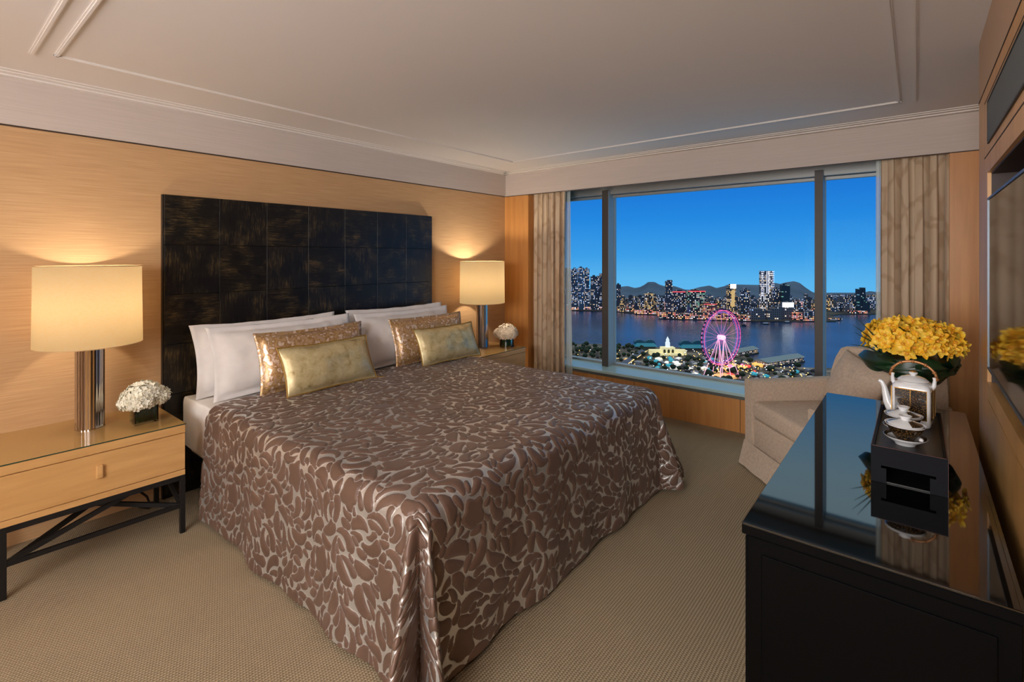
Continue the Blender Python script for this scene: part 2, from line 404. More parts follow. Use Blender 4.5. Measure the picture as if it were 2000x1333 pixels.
def crown(name, pr):
    mb = MB()
    for (p0, z0, z1) in pr:
        mb.box(XW+.012, XW+p0, YN, YV, z0, z1).box(XW+.012, XR, YV-p0, YV, z0, z1)
    return struct(name, mb, trim_paint)
crown('trim_4', [(.050, 2.499, 2.507), (.095, 2.507, 2.512), (.130, 2.512, 2.517)])

# window
YG = 4.90
wz0, wz1 = .352, 2.205
win = bpy.data.objects.new('window_1', None); C.objects.link(win); win.location = (-1.6, YG, wz0); win['kind'] = 'structure'; win['label'] = 'wide three-light window onto the harbour'
xm = [(-3.62), (-2.656, -2.581), (-.66, -.601), (.32)]
mesh_obj('sill', MB().bbox(XW+.35, .17, 4.585, 4.99, .325, wz0, .004), sill_m, win, label='pale grey sill')
mesh_obj('apron', MB().box(XW+.35, .17, 4.60, 4.62, .296, .325), apron_m, win)
mesh_obj('mullion', MB().bbox(-2.656, -2.581, 4.80, 4.985, wz0, wz1+.06, .004).box(-2.60, -2.575, 4.93, 4.96, wz0, wz1), [alu], win)
mesh_obj('mullion', MB().bbox(-.66, -.601, 4.80, 4.985, wz0, wz1+.06, .004).box(-.62, -.597, 4.93, 4.96, wz0, wz1), [alu], win)
mesh_obj('mullion_cover', MB().box(-2.657, -2.583, 4.795, 4.80, wz0, wz1+.06), alu_dark, win, label='dark front strip')
mesh_obj('mullion_cover', MB().box(-.661, -.603, 4.795, 4.80, wz0, wz1+.06), alu_dark, win, label='dark front strip')
mesh_obj('frame', MB().box(-3.7, XR, 4.84, 4.99, wz1+.018, wz1+.1).box(-3.7, XR, 4.90, 4.96, wz1-.012, wz1+.012).box(-3.7, XR, 4.915, 4.99, wz0, wz0+.02).box(-3.7, -3.6, 4.86, 4.99, wz0, wz1).box(.24, XR, 4.86, 4.99, wz0, wz1), alu, win)
for a, b in ((-3.6, -2.6), (-2.6, -.62), (-.62, .24)):
    mesh_obj('pane', MB().add([(a, 4.935, wz0+.02), (b, 4.935, wz0+.02), (b, 4.935, wz1-.012), (a, 4.935, wz1-.012)], [(0, 1, 2, 3)]), pane_glass, win)
struct('trim_5', MB().box(XW-.15, XW+.02, YL, 5.1, 0, ZC).box(XR, XR+.1, YL, 5.1, 0, ZC).box(XW, XR, YL+.12, 5.0, 0, .324), apron_m)

# ------------------------------------------------------------------ curtains
def curtain(name, x0, x1, yc, amp, folds, label, cat='curtain', z0=.015, z1=ZB-.01+.05, m=curtain_m, nu=160, seed=0, flare=0.):
    rnd = random.Random(seed); ph = [rnd.uniform(0, 6.28) for _ in range(6)]
    me = bpy.data.meshes.new(name); nv = 30; vs = []; uv = []
    for i in range(nu+1):
        u = i/nu
        for j in range(nv+1):
            v = j/nv; z = z1+(z0-z1)*v
            gather = .55+.45*min(1, v*5)
            w = math.sin(2*PI*folds*(u+.025*math.sin(2*PI*1.3*u+ph[0]))+.5*math.sin(v*2+ph[1]))
            w2 = math.sin(2*PI*folds*2.3*u+ph[2]+v*1.5)
            y = yc+amp*gather*(w*(.8+.2*math.sin(5*u+ph[3]))+.22*w2)
            xx = x0+(x1-x0)*u+.25*amp*math.sin(4*PI*folds*u+ph[4])*gather+flare*v*v*u
            vs.append((xx, y, z)); uv.append((u*(x1-x0)*2.2, z))
    fs = [(i*(nv+1)+j, (i+1)*(nv+1)+j, (i+1)*(nv+1)+j+1, i*(nv+1)+j+1) for i in range(nu) for j in range(nv)]
    me.from_pydata(vs, [], fs); l = me.uv_layers.new(name='UVMap')
    for lp in me.loops: l.data[lp.index].uv = uv[lp.vertex_index]
    me.polygons.foreach_set('use_smooth', [True]*len(me.polygons)); me.materials.append(m)
    o = bpy.data.objects.new(name, me); C.objects.link(o)
    return tag(o, label, cat)
curtain('curtain', -3.398, -2.945, 4.53, .040, 6, 'beige patterned curtain gathered beside the right-hand bedside table', seed=3)
curtain('sheer_curtain', -3.0, -2.93, 4.585, .012, 3, 'sliver of white sheer curtain beside the narrow left window light', m=sheer_m, seed=8, nu=40, flare=.03)
curtain('curtain', -.205, .19, 4.53, .042, 5, 'beige patterned curtain hanging behind the yellow orchids', seed=11)
curtain('sheer_curtain', -.235, -.19, 4.585, .01, 2, 'thin edge of white sheer curtain behind the orchids', m=sheer_m, seed=5, nu=30)

# ------------------------------------------------------------------ headboard
hb = thing('headboard', 'tall black scratched-lacquer headboard of square panels against the tan wall', 'headboard', (XW, 2.15, 0))
mesh_obj('frame', MB().box(XW+.001, XW+.034, 1.026, 3.274, .0, 1.944), black_wood, hb)
pw = 2.24/7
pan = {}
for r in range(6):
    for c in range(7):
        k = (r+c) % 2
        y0 = 1.03+c*pw; z1 = 1.942-r*pw
        if k not in pan:
            mb = MB().bbox(0, .02, .0015, pw-.0015, -pw+.0015, -.0015, .0008, 1)
            me0 = mesh_obj('panel', mb, (lac_h, lac_v)[k], hb, origin=(0, 0, 0)); pan[k] = me0; o = me0
        else:
            o = pan[k].copy(); C.objects.link(o)
        o.parent = hb; o.location = Vector((XW+.032, y0, z1))-hb.location

# object coordinates restart on every panel, so shift the grain by object location instead
for m in (lac_h, lac_v):
    for n in list(m.node_tree.nodes):
        if n.type == 'TEX_COORD':
            g = m.node_tree.nodes.new('ShaderNodeNewGeometry')
            for l_ in list(m.node_tree.links):
                if l_.from_node == n: m.node_tree.links.new(g.outputs['Position'], l_.to_socket)

# ------------------------------------------------------------------ bed
BX0, BX1, BY0, BY1 = -3.66, -1.34, 1.135, 3.165
bed = thing('bed', 'king-size bed with white sheet on a black platform', 'bed', (-2.5, 2.15, 0))
mesh_obj('base', MB().bbox(-3.62, -1.50, 1.22, 3.08, .03, .27, .006).box(-3.5, -1.7, 1.4, 2.9, 0, .03), black_wood, bed)
mesh_obj('side_rail', MB().bbox(-3.66, -1.48, 1.185, 1.215, .14, .262, .004), black_wood, bed)
mesh_obj('side_rail', MB().bbox(-3.66, -1.48, 3.085, 3.115, .14, .262, .004), black_wood, bed)
def mattress():
    mb = MB().bbox(BX0, BX1-.07, BY0+.012, BY1-.012, .272, .638, .055, 5); return mb
mesh_obj('mattress', mattress(), white_linen, bed, True, label='mattress in a white fitted sheet')
def sheet_grid(u, v):
    # folded top sheet over the head end, hanging a little down each side
    s = -.33+(2.03+.66)*u; x = BX0+.005+.62*v
    r = .05; y = s; z = .644
    if s < 0:
        d = -s; a = min(d/r, PI/2); y = -r*math.sin(a)+r*0; z = .644-r*(1-math.cos(a))-max(0, d-r*PI/2); y = -.012-.0*d if d > r*PI/2 else y*.24
    if s > 2.03:
        d = s-2.03; a = min(d/r, PI/2); z = .644-r*(1-math.cos(a))-max(0, d-r*PI/2); y = 2.03+.012*math.sin(a)
    y += .003*mnoise.noise(Vector((x*5, 1, z*8)))
    return (x, BY0+y, z+.003*mnoise.noise(Vector((x*6, s*6, 0))))
mesh_obj('top_sheet', MB().grid(sheet_grid, 120, 24), white_linen, bed, 'all')

# scroll leaf pattern: a periodic signed distance tile
T = .90; NP = 340
def leaf_tile():
    rnd = random.Random(7)
    ax = (np.arange(NP)+.5)/NP*T
    GX, GY = np.meshgrid(ax, ax, indexing='ij')
    d1 = np.full((NP, NP), 9.); d2 = np.full((NP, NP), 9.)
    def wrap(a): return (a+T/2) % T-T/2
    def put(d):
        nonlocal d1, d2
        lo = d < d1; d2 = np.where(lo, d1, np.minimum(d2, d)); d1 = np.where(lo, d, d1)
    pts = []
    flowers = [(.17, .20), (.62, .12), (.40, .47), (.82, .55), (.15, .75), (.58, .80)]
    for fx, fy in flowers:
        th = rnd.uniform(-.5, .5); dx = wrap(GX-fx); dy = wrap(GY-fy)
        r = np.hypot(dx, dy); ph = np.arctan2(dy, dx)-th
        R = .056*(1+.16*np.cos(5*ph)-.30*np.exp(-(((ph+PI) % (2*PI)-PI)/.38)**2)); put(r-R)
    k = 2*PI/T
    def ang(x, y): return 1.3*math.sin(k*x+.6)+1.4*math.sin(k*y+1.9)+1.0*math.sin(k*(x+y))+.8*math.cos(k*(2*x-y))+.3
    def spine(x, y, a, ln, kap):
        X, Y = x-math.cos(a)*ln*.5, y-math.sin(a)*ln*.5; aa = a-kap*ln*.5; out = []
        for q in range(10):
            out.append((X, Y, aa)); X += math.cos(aa)*ln/9; Y += math.sin(aa)*ln/9; aa += kap*ln/9
        return out
    def wid(t, wm, kind): return wm*(t**.75)*(1-.12*t) if kind else wm*math.sin(PI*(.06+.90*t**.9))**.8
    n = 0
    for (ln0, ln1, wm0, wm1, tries, gap) in ((.105, .135, .022, .028, 1500, .0035), (.078, .098, .017, .022, 3500, .003), (.050, .066, .0125, .016, 6000, .0024), (.034, .044, .009, .012, 7000, .0022)):
        for _ in range(tries):
            x, y = rnd.uniform(0, T), rnd.uniform(0, T)
            if d1[int(x/T*NP) % NP, int(y/T*NP) % NP] < wm0*.8+gap: continue
            n += 1
            a = ang(x, y)+rnd.choice((-.5, .5, 0)); ln = rnd.uniform(ln0, ln1); wm = rnd.uniform(wm0, wm1); kap = rnd.choice((-1, 1))*rnd.uniform(10, 26)*(.06/ln)**.5
            kind = rnd.random() < .6; sp_ = spine(x, y, a, ln, kap); ok = True
            for i, (X, Y, aa) in enumerate(sp_):
                w = wid(i/9, wm, kind)
                for sd in (-1, 1):
                    u = X-math.sin(aa)*w*sd; v = Y+math.cos(aa)*w*sd
                    if d1[int(u/T*NP) % NP, int(v/T*NP) % NP] < gap: ok = False; break
                if not ok: break
            if not ok: continue
            best = np.full((NP, NP), 9.)
            for i, (X, Y, aa) in enumerate(sp_):
                best = np.minimum(best, np.hypot(wrap(GX-X), wrap(GY-Y))-wid(i/9, wm, kind))
            put(best)
    q = (d2-d1)/2
    return np.minimum(q-.0016, .0050-d1)
TILE = leaf_tile()
def sample_tile(U, V):
    a = (U/T*NP-.5) % NP; b = (V/T*NP-.5) % NP
    i = np.floor(a).astype(int); j = np.floor(b).astype(int); fa = a-i; fb = b-j
    i %= NP; j %= NP; i2 = (i+1) % NP; j2 = (j+1) % NP
    return (TILE[i, j]*(1-fa)*(1-fb)+TILE[i2, j]*fa*(1-fb)+TILE[i, j2]*(1-fa)*fb+TILE[i2, j2]*fa*fb)

def bedspread():
    r = .075; Z0 = .664; HD = Z0-.022
    xh = -3.22; xf = -1.335; y0, y1 = 1.112, 3.19      # outer planes of the hanging sides
    LU = (xf-r)-xh; W = (y1-y0)-2*r
    drop = HD-r+PI*r/2
    st = .0042
    nu = int((LU+drop)/st); nv = int((W+2*drop)/st)
    U, V = np.meshgrid(np.linspace(0, LU+drop, nu+1), np.linspace(-drop, W+drop, nv+1), indexing='ij')
    du = np.maximum(0, U-LU); dvn = np.maximum(0, -V); dvf = np.maximum(0, V-W); dv = dvn+dvf
    sgn = np.where(dvn > 0, -1., 1.)
    D = np.maximum(du, dv)
    with np.errstate(divide='ignore', invalid='ignore'):
        t = np.where(dv >= du, np.where(dv > 0, .5*du/np.maximum(dv, 1e-9), 0), 1-.5*dv/np.maximum(du, 1e-9))
    phi = t*PI/2
    a = np.minimum(D/r, PI/2)
    hor = r*np.sin(a); ver = -r*(1-np.cos(a))-np.maximum(0, D-r*PI/2)
    hang = np.clip((D-r*.6)/drop, 0, 1)
    corner = (du > 0) & (dv > 0)
    # the pleat: two lobes with a deep valley between them
    tt = t
    lobes = .22*np.exp(-((tt-.33)/.11)**2)+.145*np.exp(-((tt-.76)/.10)**2)-.02*np.exp(-((tt-.55)/.07)**2)
    lobes = np.where(corner, lobes, 0)*np.clip(hang*1.15, 0, 1)**1.2
    flare = .030*hang
    s_along = np.where(du > dv, V, U)
    wav = (.012*np.sin(s_along*9.3+1.1)+.009*np.sin(s_along*17+2.3+du*2))*hang
    wav = np.where(corner, 0, wav)*np.minimum(1, np.where(du > dv, np.minimum(V, W-V), LU-U)/.15).clip(0, 1)
    hor = hor+lobes+flare+wav
    cx = np.minimum(U, LU); cy = np.clip(V, 0, W)
    X = xh+cx+np.where(D > 0, hor*np.where(du > 0, np.where(dv > 0, np.sin(phi), 1), 0), 0)
    Y = y0+r+cy+np.where(D > 0, hor*np.where(dv > 0, np.where(du > 0, np.cos(phi), 1), 0)*sgn, 0)
    Z = Z0+ver
    # gentle crown, waves and pillow end
    inside = (1-np.clip(D/.2, 0, 1))
    Z = Z+inside*(.010*np.sin(PI*cy/W)+.004*np.sin(U*7+V*3)+.003*np.sin(V*11-U*4))
    # hem unevenness
    Z = Z+.008*hang**3*np.sin(s_along*6)
    Z = np.maximum(Z, .006+.004*(1+np.sin(s_along*30)))
    s = sample_tile(U*1.0, V*1.0)
    P = np.stack([X, Y, Z], -1)
    tu = np.gradient(P, axis=0); tv = np.gradient(P, axis=1); nrm = np.cross(tu, tv); nrm /= np.maximum(np.linalg.norm(nrm, axis=-1, keepdims=True), 1e-9)
    puff = np.sqrt(np.clip(s, 0, .012)/.012)*.0055
    P = P+nrm*puff[..., None]
    me = bpy.data.meshes.new('bedspread'); nvt = (nu+1)*(nv+1)
    me.vertices.add(nvt); me.vertices.foreach_set('co', P.reshape(-1).astype(np.float32))
    I = np.arange(nvt).reshape(nu+1, nv+1)
    q = np.stack([I[:-1, :-1], I[1:, :-1], I[1:, 1:], I[:-1, 1:]], -1).reshape(-1, 4)
    me.loops.add(q.size); me.loops.foreach_set('vertex_index', q.reshape(-1).astype(np.int32))
    me.polygons.add(len(q)); me.polygons.foreach_set('loop_start', (np.arange(len(q))*4).astype(np.int32))
    at = me.attributes.new('leaf', 'FLOAT', 'POINT'); at.data.foreach_set('value', s.reshape(-1).astype(np.float32))
    me.update(calc_edges=True); me.validate()
    me.polygons.foreach_set('use_smooth', [True]*len(me.polygons)); me.materials.append(spread_m)
    o = bpy.data.objects.new('bedspread', me); C.objects.link(o)
    return tag(o, 'brown quilted bedspread with silver scroll leaf pattern draped over the bed', 'bedspread')
bedspread()

# ------------------------------------------------------------------ pillows and cushions
def pillow_mb(w, h, th, flange=.0, pinch=.05, seed=0, n=44, wr=.006, sag=0.):
    mb = MB()
    for side in (1, -1):
        def fn(u, v):
            a, b = 2*u-1, 2*v-1
            x = w/2*a*(1-pinch*(1-b*b)); y = h/2*b*(1-pinch*1.3*(1-a*a))
            ia, ib = min(1, abs(a)/(1-flange)), min(1, abs(b)/(1-flange*w/h))
            t = ((1-ia**2.6)*(1-ib**2.6))**.55
            z = side*(th/2*t+.0035)
            nn = mnoise.noise(Vector((x*7+seed, y*7, side*3+seed)))+.5*mnoise.noise(Vector((x*16, y*16+seed, side)))
            z += wr*nn*(.35+t)
            if side > 0 or True: z -= sag*(y/h)**2
            return (x, y+.004*nn, z)
        m2 = MB().grid(fn, n, n)
        fs = m2.f if side > 0 else [f[::-1] for f in m2.f]
        mb.add(m2.v, fs)
    # rim
    m = n+1
    def idx(s, i, j): return (0 if s > 0 else m*m)+i*m+j
    ring = [(i, 0) for i in range(n)]+[(n, j) for j in range(n)]+[(i, n) for i in range(n, 0, -1)]+[(0, j) for j in range(n, 0, -1)]
    for (a, b) in zip(ring, ring[1:]+ring[:1]):
        mb.f.append((idx(1, *a), idx(-1, *a), idx(-1, *b), idx(1, *b)))
    return mb
def place(o, x, y, zb, h, tilt, yaw=0., roll=0.):
    # local X -> world +y, local Y -> up (leaning back), local Z -> facing +x ; x is the foot of the cushion
    a = math.radians(tilt)
    R0 = Matrix(((0, -math.sin(a), math.cos(a)), (1, 0, 0), (0, math.cos(a), math.sin(a)))).to_4x4()
    R = Matrix.Rotation(math.radians(yaw), 4, 'Z') @ R0 @ Matrix.Rotation(math.radians(roll), 4, 'Z')
    c = Vector((x, y, zb))+(Matrix.Rotation(math.radians(yaw), 4, 'Z') @ Vector((-math.sin(a), 0, math.cos(a), )))*(h/2)
    o.matrix_world = Matrix.Translation(c) @ R
specs = [
    # x foot, y, w, h, th, tilt, yaw, roll, seed, label
    (-3.50, 1.655, 1.03, .47, .17, 14, 1, 0, 1, 'white pillow against the headboard, rear left of the bed'),
    (-3.33, 1.69, 1.01, .47, .19, 17, -1, .3, 2, 'white pillow directly behind the left pair of gold cushions'),
    (-3.49, 2.775, 1.02, .47, .17, 14, -2, 0, 3, 'white pillow rear of the right stack, corner past the headboard edge'),
    (-3.32, 2.735, 1.0, .46, .19, 17, 0, -.3, 4, 'white pillow directly behind the right pair of gold cushions'),
]
for (x, y, w, h, th, ti, ya, ro, sd, lb) in specs:
    t = thing('pillow', lb, 'pillow', (0, 0, 0), 'white bed pillows', local=True)
    mesh_obj('case', pillow_mb(w, h, th, .07, .05, sd, wr=.015), white_linen, t, 'all')
    place(t, x, y, .648, h, ti, ya, ro)
for (x, y, w, h, th, ti, ya, sd, lb) in [(-3.175, 1.79, .80, .40, .17, 14, 1, 11, 'gold and rose floral brocade cushion behind the left velvet cushion'), (-3.165, 2.83, .78, .39, .17, 16, -2, 12, 'gold and rose floral brocade cushion behind the right velvet cushion')]:
    t = thing('cushion', lb, 'cushion', (0, 0, 0), 'gold cushions', local=True)
    mb = pillow_mb(w, h, th, .05, .05, sd, wr=.009)
    mesh_obj('cover', mb, floral, t, 'all')
    place(t, x, y, .668, h, ti, ya)
for (x, y, w, h, th, ti, ya, sd, lb) in [(-3.015, 1.815, .67, .32, .16, 24, 2, 21, 'pale gold crushed velvet lumbar cushion, left one with tassel'), (-3.01, 2.90, .65, .31, .16, 24, -2, 22, 'pale gold crushed velvet lumbar cushion nearest the far lamp')]:
    t = thing('cushion', lb, 'cushion', (0, 0, 0), 'gold cushions', local=True)
    mb = pillow_mb(w, h, th, .035, .045, sd, wr=.009)
    cv = mesh_obj('cover', mb, gold_velvet, t, 'all')
    n = 44; m = n+1
    ring = [(i, 0) for i in range(n)]+[(n, j) for j in range(n)]+[(i, n) for i in range(n, 0, -1)]+[(0, j) for j in range(n, 0, -1)]
    pts = [mb.v[i*m+j] for i, j in ring]; pts.append(pts[0])
    mesh_obj('piping', MB().tube(pts, .0045, 6), gold_cord, t, True, label='gold cord edging')
    if sd == 21:
        q = MB()
        for k in range(14):
            a = k*.45; q.tube([(w/2, -h/2, 0), (w/2+.02+.008*math.cos(a), -h/2-.008+.008*math.sin(a), .01), (w/2+.05+.014*math.cos(a), -h/2-.018+.01*math.sin(a), .012+.012*math.sin(a*2))], .0016, 4)
        q.lathe([(0, -.008), (.007, -.005), (.009, 0), (.007, .005), (0, .008)], 10, Matrix.Translation((w/2+.012, -h/2-.004, .006)))
        mesh_obj('tassel', q, gold_cord, t, label='gold tassel at the lower corner')
    place(t, x, y, .672, h, ti, ya)

# ------------------------------------------------------------------ nightstands
def nightstand(label):
    x0, x1, y0, y1 = XW+.002, -3.174, .258, .987
    t = thing('nightstand', label, 'nightstand', (x1, .62, 0), 'bedside tables')
    mesh_obj('body', MB().bbox(x0, x1-.014, y0, y1, .327, .580, .002, 1), maple_h, t)
    mesh_obj('tabletop', MB().bbox(x0, x1, y0, y1, .5605, .606, .003, 1), maple_h, t)
    mesh_obj('glass_top', MB().box(x0, x1+.001, y0, y1+.001, .6065, .6115), mat('bronze_glass', (176, 140, 86), .05, 0, IOR=1.6), t, label='glass sheet')
    mesh_obj('glass_edge', MB().box(x1+.001, x1+.0018, y0, y1+.001, .6065, .6115).box(x0, x1+.0018, y1+.001, y1+.0018, .6065, .6115), green_edge, t)
    d = mesh_obj('drawer', MB().bbox(x1-.014, x1-.001, y0+.002, y1-.002, .3585, .5575, .0015, 1), maple_h, t)
    mesh_obj('handle', MB().bbox(x1-.001, x1+.016, .595, .622, .437, .503, .004, 2), maple_h, d)
    mesh_obj('bottom_rail', MB().box(x1-.014, x1-.001, y0+.002, y1-.002, .327, .3555), maple_h, t)
    for (x, y) in ((x1-.0125, y1-.0125), (x1-.0125, y0+.0125), (x0+.10, y1-.0125), (x0+.10, y0+.0125)):
        mesh_obj('leg', MB().bbox(x-.012, x+.012, y-.012, y+.012, 0, .3265, .001, 1), black_metal, t)
    xb = x0+.10; xf = x1-.0125
    mesh_obj('top_frame', MB().bar((xf, y0, .312), (xf, y1, .312), .022, .026).bar((xb, y0, .312), (xb, y1, .312), .022, .026).bar((xb, y1-.012, .312), (xf, y1-.012, .312), .022, .026).bar((xb, y0+.012, .312), (xf, y0+.012, .312), .022, .026), black_metal, t)
    for a, b in (((xf, y0+.02, .155), (xb, y1-.02, .30)), ((xb, y0+.02, .30), (xf, y1-.02, .155)), ((xf, y0+.02, .155), (xf, y1-.02, .155)), ((xf, y0+.02, .16), (xf-.02, y1-.25, .30)), ((xf, y1-.02, .16), (xb+.03, y1-.02, .30))):
        mesh_obj('stretcher', MB().bar(a, b, .016, .022), black_metal, t)
    return t
ns1 = nightstand('pale maple bedside table with glass top and black metal cross stretchers, nearest the camera')
ns2 = copy_tree(ns1); ns2['label'] = 'maple bedside table mostly hidden behind the bed, in the corner by the curtain'
ns2.location = (-3.174+.045, .62+3.058, -.0)

# cable below the near table
tag(mesh_obj('power_cable', MB().tube([(-3.70, .80, .20), (-3.66, .82, .17), (-3.60, .86, .165), (-3.54, .90, .12), (-3.56, .92, .06), (-3.62, .93, .012), (-3.70, .90, .008)], .006, 8), cord_m, None, True), 'dark power cable looping down under the near bedside table', 'cable')

# ------------------------------------------------------------------ table lamps
def lamp(x, y, label, watts, zt=.6125):
    t = thing('table_lamp', label, 'lamp', (x, y, zt), 'bedside lamps')
    M = Matrix.Translation((x, y, 0)); R = .064; NF = 18
    cb = MB(); prof = []
    n = NF*8; ring = []
    for i in range(n):
        a = 2*PI*i/n; rr = R*(1-.028*(1-abs(math.sin(NF*a/2))**.7)); ring.append((rr*math.cos(a), rr*math.sin(a)))
    zs = (zt, zt+.006, zt+.010, 1.10); vs = []; fs = []
    for z in zs:
        k = 1.0 if z > zt+.008 else 1.02
        for (a, b) in ring: vs.append((x+a*k, y+b*k, z))
    for q in range(3):
        for i in range(n): fs.append((q*n+i, q*n+(i+1) % n, (q+1)*n+(i+1) % n, (q+1)*n+i))
    fs.append(tuple(range(3*n, 4*n))); cb.add(vs, fs)
    mesh_obj('column', cb, chrome, t, True, label='fluted chrome column')
    mesh_obj('stem', MB().lathe([(.012, 1.10), (.012, 1.14), (.02, 1.145), (.02, 1.19), (0, 1.19)], 14, M), brass, t, True)
    mesh_obj('bulb', MB().lathe([(0.0, 1.19), (.014, 1.195), (.02, 1.215), (.034, 1.25), (.034, 1.27), (.02, 1.298), (0, 1.305)], 18, M), bulb_m, t, True)
    b0, b1, z0, z1 = .233, .228, 1.066, 1.498
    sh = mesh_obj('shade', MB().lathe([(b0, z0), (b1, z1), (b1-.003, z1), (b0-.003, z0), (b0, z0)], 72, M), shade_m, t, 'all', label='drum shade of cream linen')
    trim_ = mat('shade_trim', (190, 160, 116), .7)
    mesh_obj('shade_ring', MB().lathe([(b0-.004, z0), (b0+.001, z0), (b0+.001, z0+.004), (b0-.004, z0+.004), (b0-.004, z0)], 72, M), trim_, t, True)
    mesh_obj('shade_ring', MB().lathe([(b1-.004, z1-.004), (b1+.001, z1-.004), (b1+.001, z1), (b1-.004, z1), (b1-.004, z1-.004)], 72, M), trim_, t, True)
    sp_ = MB()
    for k in range(3):
        a = k*2*PI/3+.5; sp_.tube([(x, y, z1-.03), (x+(b1-.003)*math.cos(a), y+(b1-.003)*math.sin(a), z1-.008)], .002, 6)
    sp_.tube([(x, y, 1.14), (x+.05, y, 1.2), (x+.05, y, 1.36), (x, y, z1-.03)], .002, 6)
    mesh_obj('spider', sp_, brass, t)
    l = bpy.data.lights.new('lamp_light', 'POINT'); l.energy = watts; l.color = (1, .87, .68); l.shadow_soft_size = .035
    lo = bpy.data.objects.new('lamp_light', l); C.objects.link(lo); lo.parent = t; lo.location = (0.0, 0, 1.36-zt)
    return t
lamp(-3.505, .632, 'large lit drum lamp on the near bedside table beside white hydrangeas', 7.6)
lamp(-3.475, 3.76, 'lit drum lamp in the far corner beyond the pillows', 19)

# ------------------------------------------------------------------ flower arrangements
def flower_head(c, R, rz, nfl, seed, pet=.014):
    rnd = random.Random(seed); mb = MB()
    for i in range(nfl):
        k = i+.5; ph = math.acos(1-1.72*k/nfl); th = PI*(1+5**.5)*k
        n = Vector((math.sin(ph)*math.cos(th), math.sin(ph)*math.sin(th), math.cos(ph)))
        rr = 1+rnd.uniform(-.07, .07)+.07*mnoise.noise(n*2.5+Vector((seed, 0, 0)))
        p = Vector((c[0]+n.x*R*rr, c[1]+n.y*R*rr, c[2]+n.z*rz*rr))
        q = (n+Vector((rnd.uniform(-.35, .35), rnd.uniform(-.35, .35), rnd.uniform(-.35, .35)))).normalized().to_track_quat('Z', 'Y').to_matrix().to_4x4()
        Mt = Matrix.Translation(p) @ q @ Matrix.Rotation(rnd.uniform(0, 6.28), 4, 'Z')
        s = pet*rnd.uniform(.85, 1.25)
        for w in range(4):
            Mr = Mt @ Matrix.Rotation(w*PI/2, 4, 'Z')
            mb.add([(0, 0, 0), (s*.5, -s*.55, .15*s), (s*1.15, -s*.35, .35*s), (s*1.3, 0, .2*s), (s*1.15, s*.35, .35*s), (s*.5, s*.55, .15*s)], [(0, 1, 2, 3), (0, 3, 4, 5)], Mr)
    return mb
def hydrangea(x, y, zt, label, square, R, m, zc, hz, seed):
    t = thing('hydrangea_arrangement', label, 'flowers', (x, y, zt), 'hydrangea vases')
    vh = .105; hw = .055
    if square:
        v = MB().box(x-hw, x+hw, y-hw, y+hw, zt, zt+.01)
        for (a, b, c, d) in ((x-hw, x+hw, y-hw, y-hw+.004), (x-hw, x+hw, y+hw-.004, y+hw), (x-hw, x-hw+.004, y-hw+.004, y+hw-.004), (x+hw-.004, x+hw, y-hw+.004, y+hw-.004)): v.box(a, b, c, d, zt+.01, zt+vh)
        lf = MB()
        for k in range(4):
            Mr = Matrix.Translation((x, y, 0)) @ Matrix.Rotation(k*PI/2, 4, 'Z')
            lf.grid(lambda u, v_: (hw-.008-.002*math.sin(u*9), -hw+.007+(2*hw-.014)*u, zt+.02+(vh-.03)*v_+.004*math.sin(u*5+k)), 8, 3, Mr)
    else:
        hw = .074
        v = MB().lathe([(0, zt), (hw, zt), (hw, zt+vh), (hw-.004, zt+vh), (hw-.004, zt+.01), (0, zt+.01)], 40, Matrix.Translation((x, y, 0)))
        lf = MB().lathe([(hw-.008, zt+.018), (hw-.008, zt+vh-.012), (hw-.012, zt+vh-.01)], 30, Matrix.Translation((x, y, 0)))
    mesh_obj('vase', v, thin_glass, t, label='clear glass vase')
    mesh_obj('leaf_lining', lf, leaf_m, t, label='dark green leaf lining the glass')
    mesh_obj('water', MB().box(x-hw*.65, x+hw*.65, y-hw*.65, y+hw*.65, zt+.0105, zt+vh*.75), leaf_m, t)
    offs = [(.0, 0, .012, 1.0), (R*.52, -R*.25, -.012, .72), (-R*.5, -R*.3, -.01, .72), (.05*R, R*.52, -.008, .74), (R*.18, -R*.56, -.016, .68)]
    for i, (a, b, c, k) in enumerate(offs):
        mesh_obj('flower_head', flower_head((x+a, y+b, zc+c), R*.66*k/.8, hz*k/.9, 150, seed+i, .0125), m, t)
    return t
p1 = px(281, 824, .6115)
hydrangea(p1.x, p1.y, .6125, 'white hydrangeas in a square glass vase beside the near lamp', True, .105, hyd_m, .757, .058, 3)
hydrangea(-3.30, 3.945, .6125, 'cream hydrangeas in a round glass vase on the far bedside table', False, .115, hyd_w, .757, .062, 40)

# ------------------------------------------------------------------ television
tv = thing('television', 'black flat screen television set into the right wall niche', 'television', (XU+.02, 2.1, 1.1))
ty0, ty1, tz0, tz1 = 1.50, 2.735, 1.100, 1.782
mesh_obj('back_case', MB().bbox(XU+.028, XU+.085, ty0+.1, ty1-.1, tz0+.08, tz1-.08, .01), black_wood, tv)
mesh_obj('screen', MB().bbox(XU+.001, XU+.028, ty0+.008, ty1-.008, tz0+.008, tz1-.008, .002), tv_screen, tv)
mesh_obj('bezel', MB().box(XU-.002, XU+.022, ty0, ty1, tz0, tz0+.008).box(XU-.002, XU+.022, ty0, ty1, tz1-.008, tz1).box(XU-.002, XU+.022, ty0, ty0+.008, tz0+.008, tz1-.008).box(XU-.002, XU+.022, ty1-.005, ty1, tz0+.008, tz1-.008), tv_frame, tv, label='thin silver bezel')
mesh_obj('wall_bracket', MB().box(XU+.085, XU+.14, 1.95, 2.25, 1.3, 1.6), black_metal, tv)

